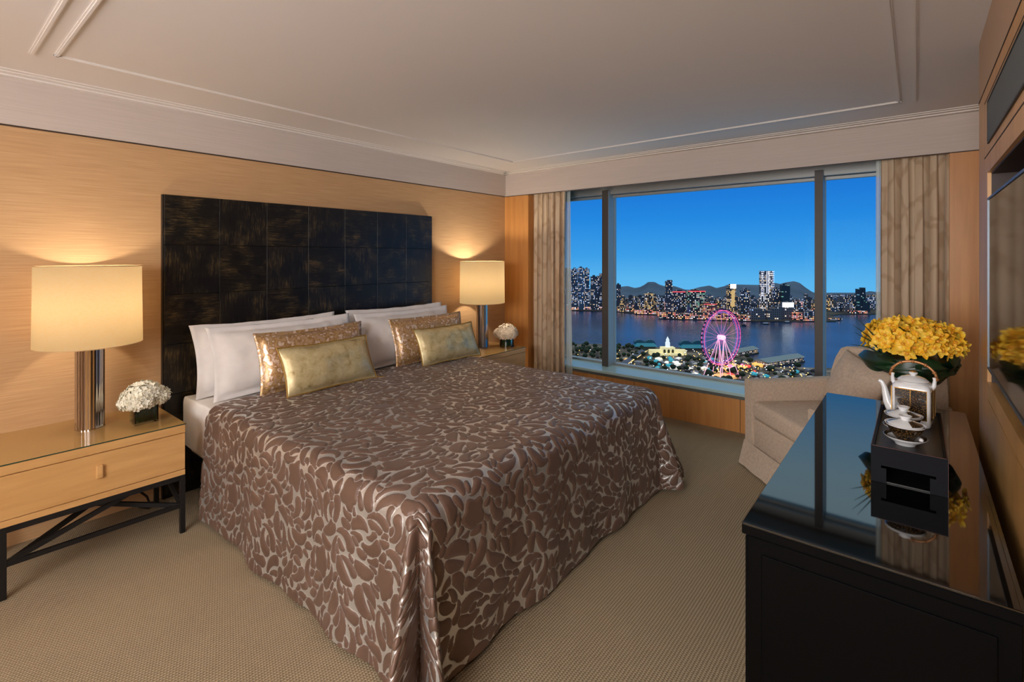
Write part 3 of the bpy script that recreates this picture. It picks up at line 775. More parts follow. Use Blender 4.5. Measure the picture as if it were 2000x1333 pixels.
# ------------------------------------------------------------------ console
cx0, cx1, cy0, cy1 = -.392, .180, 1.528, 3.285
co = thing('console', 'long black console cabinet with mirror-black glass top along the right wall', 'cabinet', (-.1, 2.5, 0))
mesh_obj('body', MB().bbox(cx0+.012, cx1, cy0+.012, cy1-.008, .06, .742, .002, 1).box(cx0+.05, cx1-.02, cy0+.05, cy1-.05, 0, .06), console_body_m, co)
mesh_obj('tabletop', MB().bbox(cx0, cx1+.005, cy0, cy1, .7485, .774, .0015, 1), console_body_m, co)
mesh_obj('glass_top', MB().bbox(cx0, cx1+.005, cy0, cy1, .7745, .780, .001, 1), console_top_m, co, label='mirror-black glass sheet')
mesh_obj('end_panel', MB().bbox(cx0+.05, cx1-.04, cy0+.006, cy0+.0125, .10, .70, .002, 1), console_body_m, co)
for i in range(3):
    a = cy0+.03+i*.575
    d = mesh_obj('door', MB().bbox(cx0+.002, cx0+.0125, a, a+.572, .08, .73, .002, 1), console_body_m, co)
    mesh_obj('handle', MB().bbox(cx0-.010, cx0+.002, a+.53, a+.54, .38, .48, .002, 1), black_metal, d)

# ------------------------------------------------------------------ tray, tea things
tx0, tx1, tyy0, tyy1, tz = -.127, .080, 2.175, 2.80, .7505
tr = thing('tray_box', 'black lacquer box tray holding the tea set on the console', 'tray', (-.02, 2.5, tz))
H1 = .877
def notch_panel(y0, y1):
    # side with a stepped cut-out at its foot: polygon in x,z extruded along y
    P = [(tx0, tz), (-.083, tz), (-.083, tz+.052), (-.098, tz+.052), (-.098, tz+.061), (.050, tz+.061), (.050, tz+.052), (.034, tz+.052), (.034, tz), (tx1, tz), (tx1, H1), (tx0, H1)]
    n = len(P); vs = [(x, y0, z) for x, z in P]+[(x, y1, z) for x, z in P]
    fs = [tuple(range(n)), tuple(range(2*n-1, n-1, -1))]+[(i, i+n, (i+1) % n+n, (i+1) % n) for i in range(n)]
    return MB().add(vs, fs)
mesh_obj('end_panel', notch_panel(tyy0, tyy0+.010), tray_m, tr)
mesh_obj('end_panel', notch_panel(tyy1-.010, tyy1), tray_m, tr)
mesh_obj('side_panel', MB().box(tx0, tx0+.010, tyy0+.01, tyy1-.01, tz, H1), tray_m, tr)
mesh_obj('side_panel', MB().box(tx1-.010, tx1, tyy0+.01, tyy1-.01, tz, H1), tray_m, tr)
mesh_obj('tray_floor', MB().box(tx0+.01, tx1-.01, tyy0+.01, tyy1-.01, H1-.020, H1-.012), tray_in, tr)
mesh_obj('inner_bottom', MB().box(tx0+.01, tx1-.01, tyy0+.01, tyy1-.01, tz, tz+.004), black_wood, tr)
e_ = .0025
mesh_obj('rim', MB().box(tx0, tx1, tyy0, tyy0+e_, H1, H1+.0012).box(tx0, tx0+e_, tyy0, tyy1, H1, H1+.0012).box(tx1-e_, tx1, tyy0, tyy1, H1, H1+.0012).box(tx1, tx1+.001, tyy0, tyy0+.0015, tz, H1), red_edge, tr, label='worn reddish rim')
TZ = H1-.0118
def cup(x, y, label):
    t = thing('lidded_teacup', label, 'teacup', (x, y, TZ), 'lidded tea bowls'); M = Matrix.Translation((x, y, TZ))
    mesh_obj('saucer', MB().lathe([(0, .006), (.022, .006), (.024, 0), (.030, 0), (.034, .008), (.052, .019), (.064, .028), (.0645, .030), (.062, .0295), (.050, .022), (.032, .012), (0, .011)], 48, M), porcelain, t, True)
    mesh_obj('saucer_rim', MB().lathe([(.053, .0238), (.0615, .0300), (.0635, .0303), (.062, .0315), (.053, .0250)], 48, M), tea_band, t, True)
    mesh_obj('bowl', MB().lathe([(0, .013), (.024, .013), (.026, .018), (.036, .032), (.048, .050), (.0575, .070), (.056, .070), (.046, .052), (0, .03)], 48, M), tea_band, t, True, label='dark patterned bowl with gold lines')
    mesh_obj('bowl_rim', MB().lathe([(.0570, .0685), (.0600, .0720), (.0605, .0745), (.0575, .0735), (.055, .070)], 48, M), porcelain, t, True)
    mesh_obj('bowl_foot', MB().lathe([(.0265, .0185), (.0275, .0205), (.0265, .0225)], 32, M), gold_m, t, True)
    l = mesh_obj('lid', MB().lathe([(0.0, .089), (.018, .088), (.036, .082), (.052, .074), (.0535, .0725), (.050, .072), (0, .084)], 48, M), porcelain, t, True)
    mesh_obj('lid_pattern', MB().lathe([(.020, .0884), (.036, .0829), (.050, .0760), (.050, .0754), (.036, .0823), (.020, .0880)], 20, M, -1.15, .55), tea_band, l, True)
    mesh_obj('lid_pattern', MB().lathe([(.022, .0881), (.036, .0829), (.049, .0764), (.049, .0758), (.036, .0823), (.022, .0876)], 10, M, 2.3, 3.2), tea_band, l, True)
    mesh_obj('lid_knob', MB().lathe([(.012, .087), (.014, .092), (.0195, .103), (.0195, .104), (.017, .1035), (.010, .096), (0, .094)], 32, M), porcelain, l, True)
    mesh_obj('charm', MB().lathe([(0, -.006), (.006, -.003), (.007, .001), (.004, .006), (0, .007)], 10, Matrix.Translation((x+.045, y-.036, TZ+.034))), porcelain, t, True)
    return t
cup(-.033, 2.300, 'lidded white and dark patterned tea bowl nearest the tray front')
cup(-.040, 2.435, 'lidded tea bowl behind the front one, before the teapot')

# teapot
pxx, pyy = -.012, 2.615
tp = thing('teapot', 'square white teapot with dark gold panels and arched bamboo-style handle', 'teapot', (pxx, pyy, TZ))
RT = Matrix.Translation((pxx, pyy, TZ)) @ Matrix.Rotation(math.radians(-8), 4, 'Z')
def rsq(h, e=4.2, n=48):
    out = []
    for i in range(n):
        a = 2*PI*i/n; c, s = math.cos(a), math.sin(a)
        out.append((h*abs(c)**(2/e)*(1 if c >= 0 else -1), h*abs(s)**(2/e)*(1 if s >= 0 else -1)))
    return out
def loft(prof, e=4.2, n=48, cap=True):
    vs = []; fs = []
    for q, (h, z, *ee) in enumerate(prof):
        for (a, b) in rsq(h, ee[0] if ee else e, n): vs.append((a, b, z))
    for q in range(len(prof)-1):
        for i in range(n): fs.append((q*n+i, q*n+(i+1) % n, (q+1)*n+(i+1) % n, (q+1)*n+i))
    if cap: fs.append(tuple(range(n))[::-1]); fs.append(tuple(range((len(prof)-1)*n, len(prof)*n)))
    return vs, fs
hb2 = .063
mesh_obj('body', MB().add(*loft([(.058, 0, 7), (hb2-.001, .006, 8), (hb2, .02, 8), (hb2, .148, 8), (hb2-.002, .158, 7), (.054, .168, 5), (.048, .172, 3)]), RT), porcelain, tp, True)
pb = MB()
for k in range(4):
    Mr = RT @ Matrix.Rotation(k*PI/2, 4, 'Z')
    pb.box(hb2-.001, hb2+.0008, -.050, -.0012, .034, .146, Mr).box(hb2-.001, hb2+.0008, .0012, .050, .034, .146, Mr)
mesh_obj('painted_panel', pb, tea_band, tp, label='dark brown and gold painted panels')
gb = MB()
for k in range(4):
    Mr = RT @ Matrix.Rotation(k*PI/2, 4, 'Z')
    gb.box(hb2-.001, hb2+.0012, -.052, .052, .031, .034, Mr).box(hb2-.001, hb2+.0012, -.052, .052, .146, .149, Mr).box(hb2-.001, hb2+.0012, -.0012, .0012, .034, .146, Mr).box(hb2-.001, hb2+.0012, .050, .052, .034, .146, Mr)
mesh_obj('gilt_line', gb, gold_m, tp)
ld = mesh_obj('lid', MB().lathe([(.050, .171), (.053, .174), (.050, .178), (.038, .188), (.020, .194), (0, .195)], 40, RT), porcelain, tp, True)
mesh_obj('knob', MB().lathe([(.008, .193), (.009, .197), (.015, .203), (.015, .207), (.010, .210), (0, .211)], 24, RT), porcelain, ld, True)
mesh_obj('knob_cap', MB().lathe([(.011, .2098), (.0105, .2115), (.006, .214), (0, .2145)], 20, RT), gold_m, ld, True, label='gilt cap')
mesh_obj('lid_rim', MB().lathe([(.050, .1735), (.0535, .1742), (.050, .1765)], 40, RT), gold_m, ld, True)
RS = Matrix.Translation((pxx, pyy, TZ)) @ Matrix.Rotation(math.radians(-4), 4, 'Z')      # spout and handle lie across the view
mesh_obj('spout', MB().tube([(-.055, 0, .045), (-.074, 0, .052), (-.084, 0, .075), (-.090, 0, .105), (-.095, 0, .132), (-.104, 0, .152), (-.114, 0, .156)], [.022, .021, .017, .013, .010, .0085, .008], 16, RS), porcelain, tp, True)
for sx in (-1, 1):
    mesh_obj('lug', MB().tube([(sx*.056, 0, .145), (sx*.066, 0, .163), (sx*.068, 0, .185), (sx*.066, 0, .196)], [.009, .008, .006, .0065], 10, RS), porcelain, tp, True)
arch = [(.074*math.cos(a), 0, .188+.064*math.sin(a)) for a in [PI*k/28 for k in range(29)]]
hd = mesh_obj('handle', MB().tube(arch, .0052, 10, RS), bamboo_m, tp, True, label='arched gilt bamboo handle')
for k in (4, 9, 14, 19, 24):
    nd = MB()
    c = Vector(arch[k]); d = (Vector(arch[k+1])-Vector(arch[k-1])).normalized()
    nd.tube([c-d*.005, c-d*.0015, c+d*.0015, c+d*.005], [.0052, .0076, .0076, .0052], 10, RS)
    mesh_obj('handle_knot', nd, bamboo_m, hd, True)
for sx in (-1, 1):
    nd = MB().tube([(sx*.074, -.008, .186), (sx*.079, 0, .190), (sx*.074, .008, .194), (sx*.069, 0, .198), (sx*.074, -.008, .200)], .0035, 8, RS)
    mesh_obj('handle_binding', nd, bamboo_m, hd, True)

# ------------------------------------------------------------------ orchid arrangement
oc = Vector((-.018, 3.17, .7505))
orch = thing('orchid_arrangement', 'yellow orchids in a leaf-wrapped vase on the console', 'flowers', oc)
Mo = Matrix.Translation(oc)
mesh_obj('vase', MB().lathe([(0, 0), (.060, 0), (.062, .004), (.062, .24), (.058, .24), (.058, .012), (0, .012)], 40, Mo), thin_glass, orch, True, label='clear cylinder vase')
mesh_obj('stems', MB().lathe([(0, .02), (.045, .02), (.05, .23), (0, .23)], 18, Mo), leaf_m, orch, True)
wrap_mb = []
def band_leaf(a0, a1, r, z, hgt, seed, tip):
    def fn(u, v):
        a = a0+(a1-a0)*u; w = math.sin(PI*min(1, .12+.88*(1-u)**.8))**.6
        rr = r*(1+.05*math.sin(5*u+seed))+tip*(u**3)-.035*abs(v-.5)*2*(1-.3*u)
        return (oc.x+rr*math.cos(a), oc.y+rr*math.sin(a), oc.z+z+(v-.5)*hgt*w+.012*math.sin(u*4+seed))
    return MB().grid(fn, 20, 8)
for (a0, a1, r, z, h, sd, tip) in ((-.6, -2.2, .175, .265, .105, 1, .0), (-1.9, -3.35, .18, .275, .10, 2, .045), (-.1, -1.5, .17, .255, .11, 3, .0), (1.3, -.3, .175, .27, .11, 4, .0), (3.4, 1.8, .17, .28, .10, 5, .0), (.9, -.7, .18, .30, .10, 7, .02), (2.4, .9, .17, .27, .10, 6, .0)):
    mesh_obj('leaf', band_leaf(a0, a1, r, z, h, sd, tip), leaf_m, orch, 'all')
mesh_obj('leaf_base', MB().lathe([(.06, .235), (.12, .215), (.165, .24), (.16, .30), (.05, .31)], 30, Mo), leaf_m, orch, True)
LV = Vector((-math.cos(YAW), -math.sin(YAW), 0))
for (dl, df, dz, ll) in ((.30, .02, .20, 1), (.26, -.03, .17, 1), (.33, .03, .13, 1), (.31, .0, .07, 1)):
    a = oc+Vector((0, 0, .29))+LV*.12; b = oc+LV*dl+Vector((df, df, .29+dz))
    mid = (a+b)/2+Vector((0, 0, .02))
    mesh_obj('grass_blade', MB().tube([a, mid, b], [.004, .0035, .0006], 5), grass_m, orch)
# one orchid bloom: five petals and a lip
def orchid_mb():
    mb = MB()
    for k in range(5):
        Mr = Matrix.Rotation(k*2*PI/5, 4, 'Z'); L_ = .034 if k not in (1, 4) else .036; W_ = .0125 if k not in (1, 4) else .017
        def fn(u, v, L_=L_, W_=W_):
            w = W_*math.sin(PI*min(1, .08+.90*u**.8))**.75
            return (L_*u, (v-.5)*2*w, .012*u*u-.006*u+.004*(2*v-1)**2+.002*math.sin(u*9))
        mb.grid(fn, 5, 3, Mr)
    return mb
rnd = random.Random(12)
bm0 = None; lip0 = None
nb = 120
for i in range(nb):
    k = i+.5; ph = math.acos(1-1.32*k/nb); th = PI*(1+5**.5)*k
    n = Vector((math.sin(ph)*math.cos(th), math.sin(ph)*math.sin(th), math.cos(ph)))
    rr = 1+rnd.uniform(-.12, .10)
    p = Vector((n.x*.185*rr, n.y*.185*rr, .375+n.z*.105*rr))
    if bm0 is None:
        bm0 = mesh_obj('blossom', orchid_mb(), orchid_m, orch, 'all', origin=(0, 0, 0))
        lip0 = mesh_obj('blossom_lip', MB().lathe([(0, .001), (.004, .003), (.007, .010), (.003, .014), (0, .012)], 8), orchid_lip, bm0, True, origin=(0, 0, 0))
        b = bm0
    else:
        b = bm0.copy(); C.objects.link(b); l_ = lip0.copy(); C.objects.link(l_); l_.parent = b
    b.parent = orch
    dr = (n+Vector((rnd.uniform(-.6, .6), rnd.uniform(-.6, .6), rnd.uniform(-.3, .5)))).normalized()
    b.location = p
    b.rotation_mode = 'QUATERNION'
    b.rotation_quaternion = dr.to_track_quat('Z', 'Y') @ Matrix.Rotation(rnd.uniform(0, 6.28), 3, 'Z').to_quaternion()
    s = rnd.uniform(.85, 1.25); b.scale = (s, s, s)

# everything on the console stands on its glass top at z = .78
for o_ in [o_ for o_ in C.objects if o_.parent is None and o_.name.split('.')[0] in ('tray_box', 'lidded_teacup', 'teapot', 'orchid_arrangement')]:
    base = Vector((o_.location.x, o_.location.y, o_.location.z-.75))
    o_.location = (base.x*.9625, base.y*.9625, .7805+(base.z-.0005)*.9625)
    o_.scale = (.9625,)*3

# ------------------------------------------------------------------ armchair
ang = math.radians(42)
ch = thing('armchair', 'beige upholstered armchair with skirt between the console and the window', 'armchair', (-.382, 3.932, 0), rot=ang, local=True)
# local +x = towards the back, local -y = towards the camera
fx = -.445
def rot_box(*a, **k): return MB().bbox(*a, **k)
def arm(s):
    def fn(u, v):  # profile swept; u along the length, v around
        x = fx+.0+.80*u
        flare = .018*math.sin(PI*min(1, u*1.0))
        y0, y1 = s*.410, s*.318
        top = .645+.02*u**2
        P = [(y0-s*(-.0), .16), (y0, .42), (y0+s*.010, top-.035), (y0+s*.004, top-.008), (y0-s*.015, top), (y1+s*.015, top), (y1-s*.006, top-.012), (y1-s*.004, top-.05), (y1, .42), (y1, .16)]
        f = v*(len(P)-1); i = min(int(f), len(P)-2); t = f-i
        return (x, P[i][0]*(1-t)+P[i+1][0]*t, P[i][1]*(1-t)+P[i+1][1]*t)
    mb = MB().grid(fn, 10, 36)
    n = len(mb.v)//11
    mb.f.append(tuple(range(n))); mb.f.append(tuple(range(10*n, 11*n))[::-1])
    return mb
for s in (1, -1):
    a_ = mesh_obj('arm', arm(s), upholstery, ch, True)
    mesh_obj('piping', MB().tube([(fx-.001, s*.410, .17), (fx-.001, s*.410, .42), (fx-.001, s*.419, .61), (fx-.001, s*.397, .644), (fx-.001, s*.331, .644), (fx-.001, s*.314, .60), (fx-.001, s*.318, .30)], .004, 6), piping_m, a_, True)
mesh_obj('seat_box', MB().bbox(fx+.012, .34, -.318, .318, .16, .375, .015, 3), upholstery, ch, True)
def seatc(u, v): pass
sc_ = MB().bbox(fx-.005, .20, -.314, .314, .378, .505, .035, 5)
sc_.v = [(x, y, z+(.020*math.cos(PI*x/.9)*math.cos(PI*y/.62) if z > .44 else 0)) for x, y, z in sc_.v]
cu = mesh_obj('seat_cushion', sc_, upholstery, ch, True)
def loop_pipe(z, ins):
    x0, x1, y = fx-.005+ins, .20-ins, .314-ins
    return [(x0, -y, z), (x0, y, z), (x1, y, z), (x1, -y, z), (x0, -y, z)]
mesh_obj('piping', MB().tube(loop_pipe(.497, .008), .004, 6).tube(loop_pipe(.388, .006), .004, 6), piping_m, cu, True)
def backf(side):
    def fn(u, v):
        y = -.42+.84*u
        wing = abs(2*u-1)
        topz = .90-.02*wing**2-.20*max(0, (wing-.80)/.20)**2.2
        z = .16+(topz-.16)*v
        lean = .10*v
        x = .215+lean-.10*wing**3
        if side: x += .12+.01*math.sin(PI*v)
        return (x, y, z)
    return fn
bk = MB(); g1 = MB().grid(backf(0), 28, 14); g2 = MB().grid(backf(1), 28, 14)
n1 = len(g1.v); bk.v = g1.v+g2.v; bk.f = [f[::-1] for f in g1.f]+[tuple(i+n1 for i in f) for f in g2.f]
def gi(s, i, j): return s*n1+i*15+j
rg = [(i, 0) for i in range(28)]+[(28, j) for j in range(14)]+[(i, 14) for i in range(28, 0, -1)]+[(0, j) for j in range(14, 0, -1)]
for a, b in zip(rg, rg[1:]+rg[:1]): bk.f.append((gi(0, *a), gi(0, *b), gi(1, *b), gi(1, *a)))
bo = mesh_obj('backrest', bk, upholstery, ch, True)
bv = bo.modifiers.new('round', 'BEVEL'); bv.width = .022; bv.segments = 3; bv.limit_method = 'ANGLE'; bv.angle_limit = math.radians(50)
sk = MB()
def skirt_path(k, z):
    e = .0+k*.032
    return [(fx-e, -.41-e, z), (fx-e, .41+e, z), (.34+e*.5, .41+e, z), (.34+e*.5, -.41-e, z)]
for i in range(4):
    A = skirt_path(.15, .19); B = skirt_path(1.0, .008); j = (i+1) % 4
    def fn(u, v, A=A, B=B, i=i, j=j):
        p = Vector(A[i]).lerp(Vector(A[j]), u); q = Vector(B[i]).lerp(Vector(B[j]), u); r_ = p.lerp(q, v)
        nrm = Vector(((A[j][1]-A[i][1]), -(A[j][0]-A[i][0]), 0)).normalized()
        return tuple(r_-nrm*.003*math.sin(u*26)*v)
    sk.grid(fn, 30, 6)
mesh_obj('skirt', sk, upholstery, ch, True)
def foot(x, y): return MB().lathe([(0, .0), (.018, 0), (.022, .16), (0, .16)], 10, Matrix.Translation((x, y, 0)))
for x in (fx+.05, .31):
    for y in (-.34, .34): mesh_obj('foot', foot(x, y), black_wood, ch)
# throw cushion leaning on the chair back
cp = thing('cushion', 'plain beige cushion leaning in the armchair back', 'cushion', (0, 0, 0), local=True)
mesh_obj('cover', pillow_mb(.46, .38, .15, .0, .07, 31, wr=.006), upholstery, cp, 'all')
MW = Matrix.Translation((-.382, 3.932, 0)) @ Matrix.Rotation(ang, 4, 'Z')
a = math.radians(22)
# local X -> chair +y ; local Y -> up leaning to the back ; local Z -> chair front
RR = Matrix(((0, math.sin(a), -math.cos(a)), (1, 0, 0), (0, math.cos(a), math.sin(a)))).to_4x4()
cp.matrix_world = MW @ Matrix.Translation((.145, .08, .665)) @ RR @ Matrix.Rotation(math.radians(10), 4, 'Z')

# ------------------------------------------------------------------ harbour and city seen from a high floor
GZ = EYE-120.0
WZ = GZ-.6
FWD = Vector((-math.sin(YAW), math.cos(YAW), 0)); RGT = Vector((math.cos(YAW), math.sin(YAW), 0))
def gnd(x, y, z=None): return px(x, y, GZ if z is None else z)
def dep(y, z=None): return (EYE-(GZ if z is None else z))*FPX/(y-HOR)
def at(x, d, z=0): l = (x-1000)/FPX*d; p = FWD*d+RGT*l; return Vector((p.x, p.y, z))
def zat(y, d): return EYE-(y-HOR)/FPX*d

water_m = mat('harbour_water', (16, 44, 84), .22, 0, IOR=1.33)
def _wat(m):
    c = coords(m, (.02, .09, 1), 'Object', (0, 0, -YAW)); n = noise_n(m, c, 1.6, 6, .6); n2 = noise_n(m, coords(m, (.25, .25, .25)), 1, 4)
    bump(m, mth(m, 'ADD', n, mth(m, 'MULTIPLY', n2, .35)), .35, 1.2)
    L(m, ramp(m, noise_n(m, coords(m, (.004, .012, 1), 'Object', (0, 0, -YAW)), 1, 4), [(.35, (12, 38, 78)), (.65, (26, 62, 106))]), bsdf(m).inputs['Base Color'])
_wat(water_m)
land_m = textured('shore_ground', [(.35, (24, 26, 28)), (.5, (50, 46, 42)), (.65, (84, 76, 66))], (.03, .03, .03), 1, 6, .9)
park_m = textured('park_ground', [(.35, (50, 56, 46)), (.5, (98, 88, 78)), (.65, (150, 134, 116))], (.06, .06, .06), 1, 6, .9)
hill_m = textured('hazed_forest', [(.3, (58, 78, 100)), (.7, (84, 104, 126))], (.01, .01, .01), 1, 6, 1.)  # distance haze is put into this blue-grey forest colour
tree_m = textured('tree_foliage', [(.3, (14, 26, 16)), (.7, (46, 62, 34))], (.3, .3, .3), 1, 4, .9)
trunk_m = mat('trunk', (52, 40, 32), .9)
road_m = mat('asphalt', (58, 56, 58), .8)
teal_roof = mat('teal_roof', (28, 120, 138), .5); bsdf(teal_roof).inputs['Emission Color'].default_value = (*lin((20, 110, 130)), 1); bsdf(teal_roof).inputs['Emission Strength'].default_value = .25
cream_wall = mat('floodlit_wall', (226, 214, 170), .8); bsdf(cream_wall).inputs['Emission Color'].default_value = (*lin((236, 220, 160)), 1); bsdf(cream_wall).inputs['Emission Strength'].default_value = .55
warm_l = emis('warm_lamp', (255, 196, 110), 3.2); white_l = emis('white_lamp', (236, 240, 255), 3.2); red_l = emis('red_neon', (255, 70, 80), 1.6)
pink_l = emis('pink_tube', (255, 90, 170), 1.25); hub_l = emis('pink_hub', (255, 150, 205), 2.6); spoke_l = emis('spoke_tube', (236, 130, 196), .62)
purple_l = emis('violet_tube', (150, 110, 255), 1.0); leg_l = emis('wheel_leg', (255, 190, 214), .75)
screen_l = emis('lit_hoarding', (236, 244, 255), 2.6)

def city_mat(name, wall, lits, dens, cw=2.6, chh=3.0, est=1.3, wy=1.0):
    m = mat(name, wall, .7)
    t = N(m, 'ShaderNodeTexCoord'); s = N(m, 'ShaderNodeSeparateXYZ'); L(m, t.outputs['Object'], s.inputs[0])
    h = mth(m, 'ADD', s.outputs[0], mth(m, 'MULTIPLY', s.outputs[1], 1.0))
    a = mth(m, 'DIVIDE', h, cw); b = mth(m, 'DIVIDE', s.outputs[2], chh)
    ca = mth(m, 'FLOOR', a); cb = mth(m, 'FLOOR', b); fa = mth(m, 'FRACT', a); fb = mth(m, 'FRACT', b)
    oi = N(m, 'ShaderNodeObjectInfo'); cmb = N(m, 'ShaderNodeCombineXYZ'); L(m, ca, cmb.inputs[0]); L(m, cb, cmb.inputs[1]); L(m, mth(m, 'MULTIPLY', oi.outputs['Random'], 91.7), cmb.inputs[2])
    wn = N(m, 'ShaderNodeTexWhiteNoise'); L(m, cmb.outputs[0], wn.inputs['Vector'])
    lit = mth(m, 'LESS_THAN', wn.outputs['Value'], dens)
    msk = mth(m, 'MULTIPLY', mth(m, 'MULTIPLY', mth(m, 'GREATER_THAN', fa, .25), mth(m, 'LESS_THAN', fa, .85)), mth(m, 'MULTIPLY', mth(m, 'GREATER_THAN', fb, .3), mth(m, 'LESS_THAN', fb, .85)))
    geo = N(m, 'ShaderNodeNewGeometry'); sn = N(m, 'ShaderNodeSeparateXYZ'); L(m, geo.outputs['Normal'], sn.inputs[0])
    side = mth(m, 'LESS_THAN', mth(m, 'ABSOLUTE', sn.outputs[2]), .5)
    k = mth(m, 'MULTIPLY', mth(m, 'MULTIPLY', lit, msk), side)
    sc = N(m, 'ShaderNodeSeparateColor'); L(m, wn.outputs['Color'], sc.inputs[0])
    col = ramp(m, sc.outputs[1], [(0, lits[0]), (.5, lits[1]), (1, lits[2])])
    b_ = bsdf(m); L(m, col, b_.inputs['Emission Color']); L(m, mth(m, 'MULTIPLY', k, mth(m, 'MULTIPLY_ADD', sc.outputs[2], est*1.4, est*.3)), b_.inputs['Emission Strength'])
    mxx = N(m, 'ShaderNodeMix', data_type='RGBA'); L(m, mth(m, 'MULTIPLY', msk, side), mxx.inputs[0]); mxx.inputs[6].default_value = (*lin(wall), 1); mxx.inputs[7].default_value = (*lin((36, 48, 66)), 1)  # window tone lifted towards blue, haze put into the colour
    L(m, mxx.outputs[2], b_.inputs['Base Color']); return m
W_, Y_, B_, R_, G_ = (240, 240, 255), (255, 206, 130), (150, 190, 255), (255, 120, 110), (150, 240, 200)
cm_blue = city_mat('tower_blue', (74, 100, 132), (B_, W_, Y_), .42, 2.8, 3.2, .9)  # wall blued and lightened: haze over the city put into the colour
cm_dark = city_mat('tower_dark', (58, 68, 88), (Y_, W_, B_), .30, 2.6, 3.2, .9)  # dark wall raised the same way to carry the haze
cm_warm = city_mat('tower_warm', (92, 78, 70), (Y_, Y_, W_), .55, 2.6, 3.0, 1.1)
cm_green = city_mat('office_green', (40, 54, 60), (G_, W_, Y_), .48, 3.4, 3.2, .9)
cm_pink = city_mat('hotel_pink', (96, 66, 72), (R_, Y_, W_), .6, 2.8, 3.0, 1.1)
cm_grey = city_mat('block_grey', (104, 104, 112), (W_, Y_, B_), .25, 4.0, 4.0, .9)
cm_teal = city_mat('tower_teal', (22, 52, 70), (B_, G_, W_), .12, 3.0, 3.2, .8)
cm_white = city_mat('tower_white', (96, 92, 96), (W_, W_, Y_), .6, 3.0, 3.6, 1.3)
cm_shore = city_mat('shore_lights', (70, 64, 60), (Y_, R_, W_), .75, 3.0, 3.0, 1.8)

def poly_slab(pts, z0, z1):
    n = len(pts); vs = [(p.x, p.y, z1) for p in pts]+[(p.x, p.y, z0) for p in pts]
    return MB().add(vs, [tuple(range(n))[::-1], tuple(range(n, 2*n))]+[(i, (i+1) % n, (i+1) % n+n, i+n) for i in range(n)])
tag(mesh_obj('harbour_water', MB().add([tuple(at(-2500, 300, WZ)), tuple(at(4200, 300, WZ)), tuple(at(3600, 1300, WZ)), tuple(at(-1500, 1300, WZ))], [(0, 1, 2, 3)]), water_m), 'dark blue harbour water between the park and the far shore', 'water', kind='stuff')
far = [(200, 604), (1050, 606), (1200, 609), (1240, 613), (1290, 617), (1302, 624), (1395, 626), (1440, 628), (1560, 629), (1632, 628.5), (1640, 622), (1622, 617), (1645, 614), (1700, 614.5), (1740, 612), (2300, 610), (2300, 575.5), (200, 575.5)]
tag(mesh_obj('far_shore', poly_slab([gnd(*p) for p in far], GZ-2, GZ+.5), land_m), 'built-up far shore of the harbour', 'land', kind='structure')
near = [(-200, 672), (1180, 672), (1240, 678), (1370, 679), (1440, 690), (1470, 700), (1480, 716), (1600, 719), (1800, 722), (2600, 724), (3200, 1100), (-1200, 1100)]
tag(mesh_obj('waterfront_ground', poly_slab([gnd(*p) for p in near], GZ-3, GZ), park_m), 'waterfront park ground below the window', 'land', kind='structure')

# hills
ridge = [(700, 570), (1100, 566), (1204, 562), (1216, 560), (1226, 559), (1240, 563), (1250, 561), (1258, 557), (1266, 551), (1279, 551), (1287, 556), (1300, 560), (1317, 559), (1338, 566), (1348, 566.5), (1367, 561), (1386, 558), (1399, 563), (1416, 559), (1419, 557), (1438, 556), (1482, 557), (1509, 552), (1524, 555), (1534, 552), (1551, 549.5), (1562, 553), (1572, 561), (1585, 570), (1591, 573), (1620, 574.5), (1652, 577), (1673, 577), (1698, 569), (1713, 571), (1728, 570), (1800, 563), (2200, 568)]
def ridge_y(x):
    for (a, b), (c, d) in zip(ridge, ridge[1:]):
        if a <= x <= c: return b+(d-b)*(x-a)/(c-a)
    return 570
def hills():
    def fn(u, v):
        x = 900+1000*u; y = ridge_y(x); dr = 1560
        zr = zat(y, dr)-GZ
        d = 1330+ (dr-1330)*(v/.6) if v < .6 else dr+(v-.6)/.4*60
        k = math.sin(PI/2*min(1, v/.6))**1.3 if v < .6 else math.cos(PI/2*(v-.6)/.4)
        q = at(x, d)
        return (q.x, q.y, GZ+max(0, zr*k*(1-.22*(1-k)*(1+mnoise.noise(Vector((x*.05, v*5, 0))))))+(1.2*mnoise.noise(Vector((x*.09, v*9, 3))) if v < .55 else 0))
    return MB().grid(fn, 260, 26)
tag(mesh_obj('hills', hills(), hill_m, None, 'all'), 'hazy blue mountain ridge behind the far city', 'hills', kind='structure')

# far buildings: each stands on the shore at its own distance
def building(name, x0, x1, yt, yb, m, label=None, group=None, cat='building', steps=None, jit=0., roof=None, depth=None, parts=True):
    d = dep(yb); w = (x1-x0)/FPX*d; c = at((x0+x1)/2, d+max(8, w*.4)); h = zat(yt, d)-GZ
    dp = depth or max(8, w*.5)
    mb = MB()
    if steps:
        for (a, b, k) in steps: mb.box(-w/2+w*a, -w/2+w*b, -dp/2, dp/2, 0, h*k)
    else:
        mb.box(-w/2, w/2, -dp/2, dp/2, 0, h)
        mb.box(-w*.22, w*.18, -dp*.2, dp*.2, h, h+min(3.0, h*.06))
    rad = math.hypot(w, dp)*.5
    if name == 'city_block' and any((c.xy-q).length < (rad+r2)*.82 for q, r2 in FOOT): return None
    FOOT.append((c.xy.copy(), rad))
    me = bpy.data.meshes.new(name); me.from_pydata(mb.v, [], mb.f); me.materials.append(m)
    o = bpy.data.objects.new(name, me); C.objects.link(o); o.location = (c.x, c.y, GZ+.4); o.rotation_euler = (0, 0, YAW+jit)
    if label: tag(o, label, cat, group)
    return o, w, dp, h
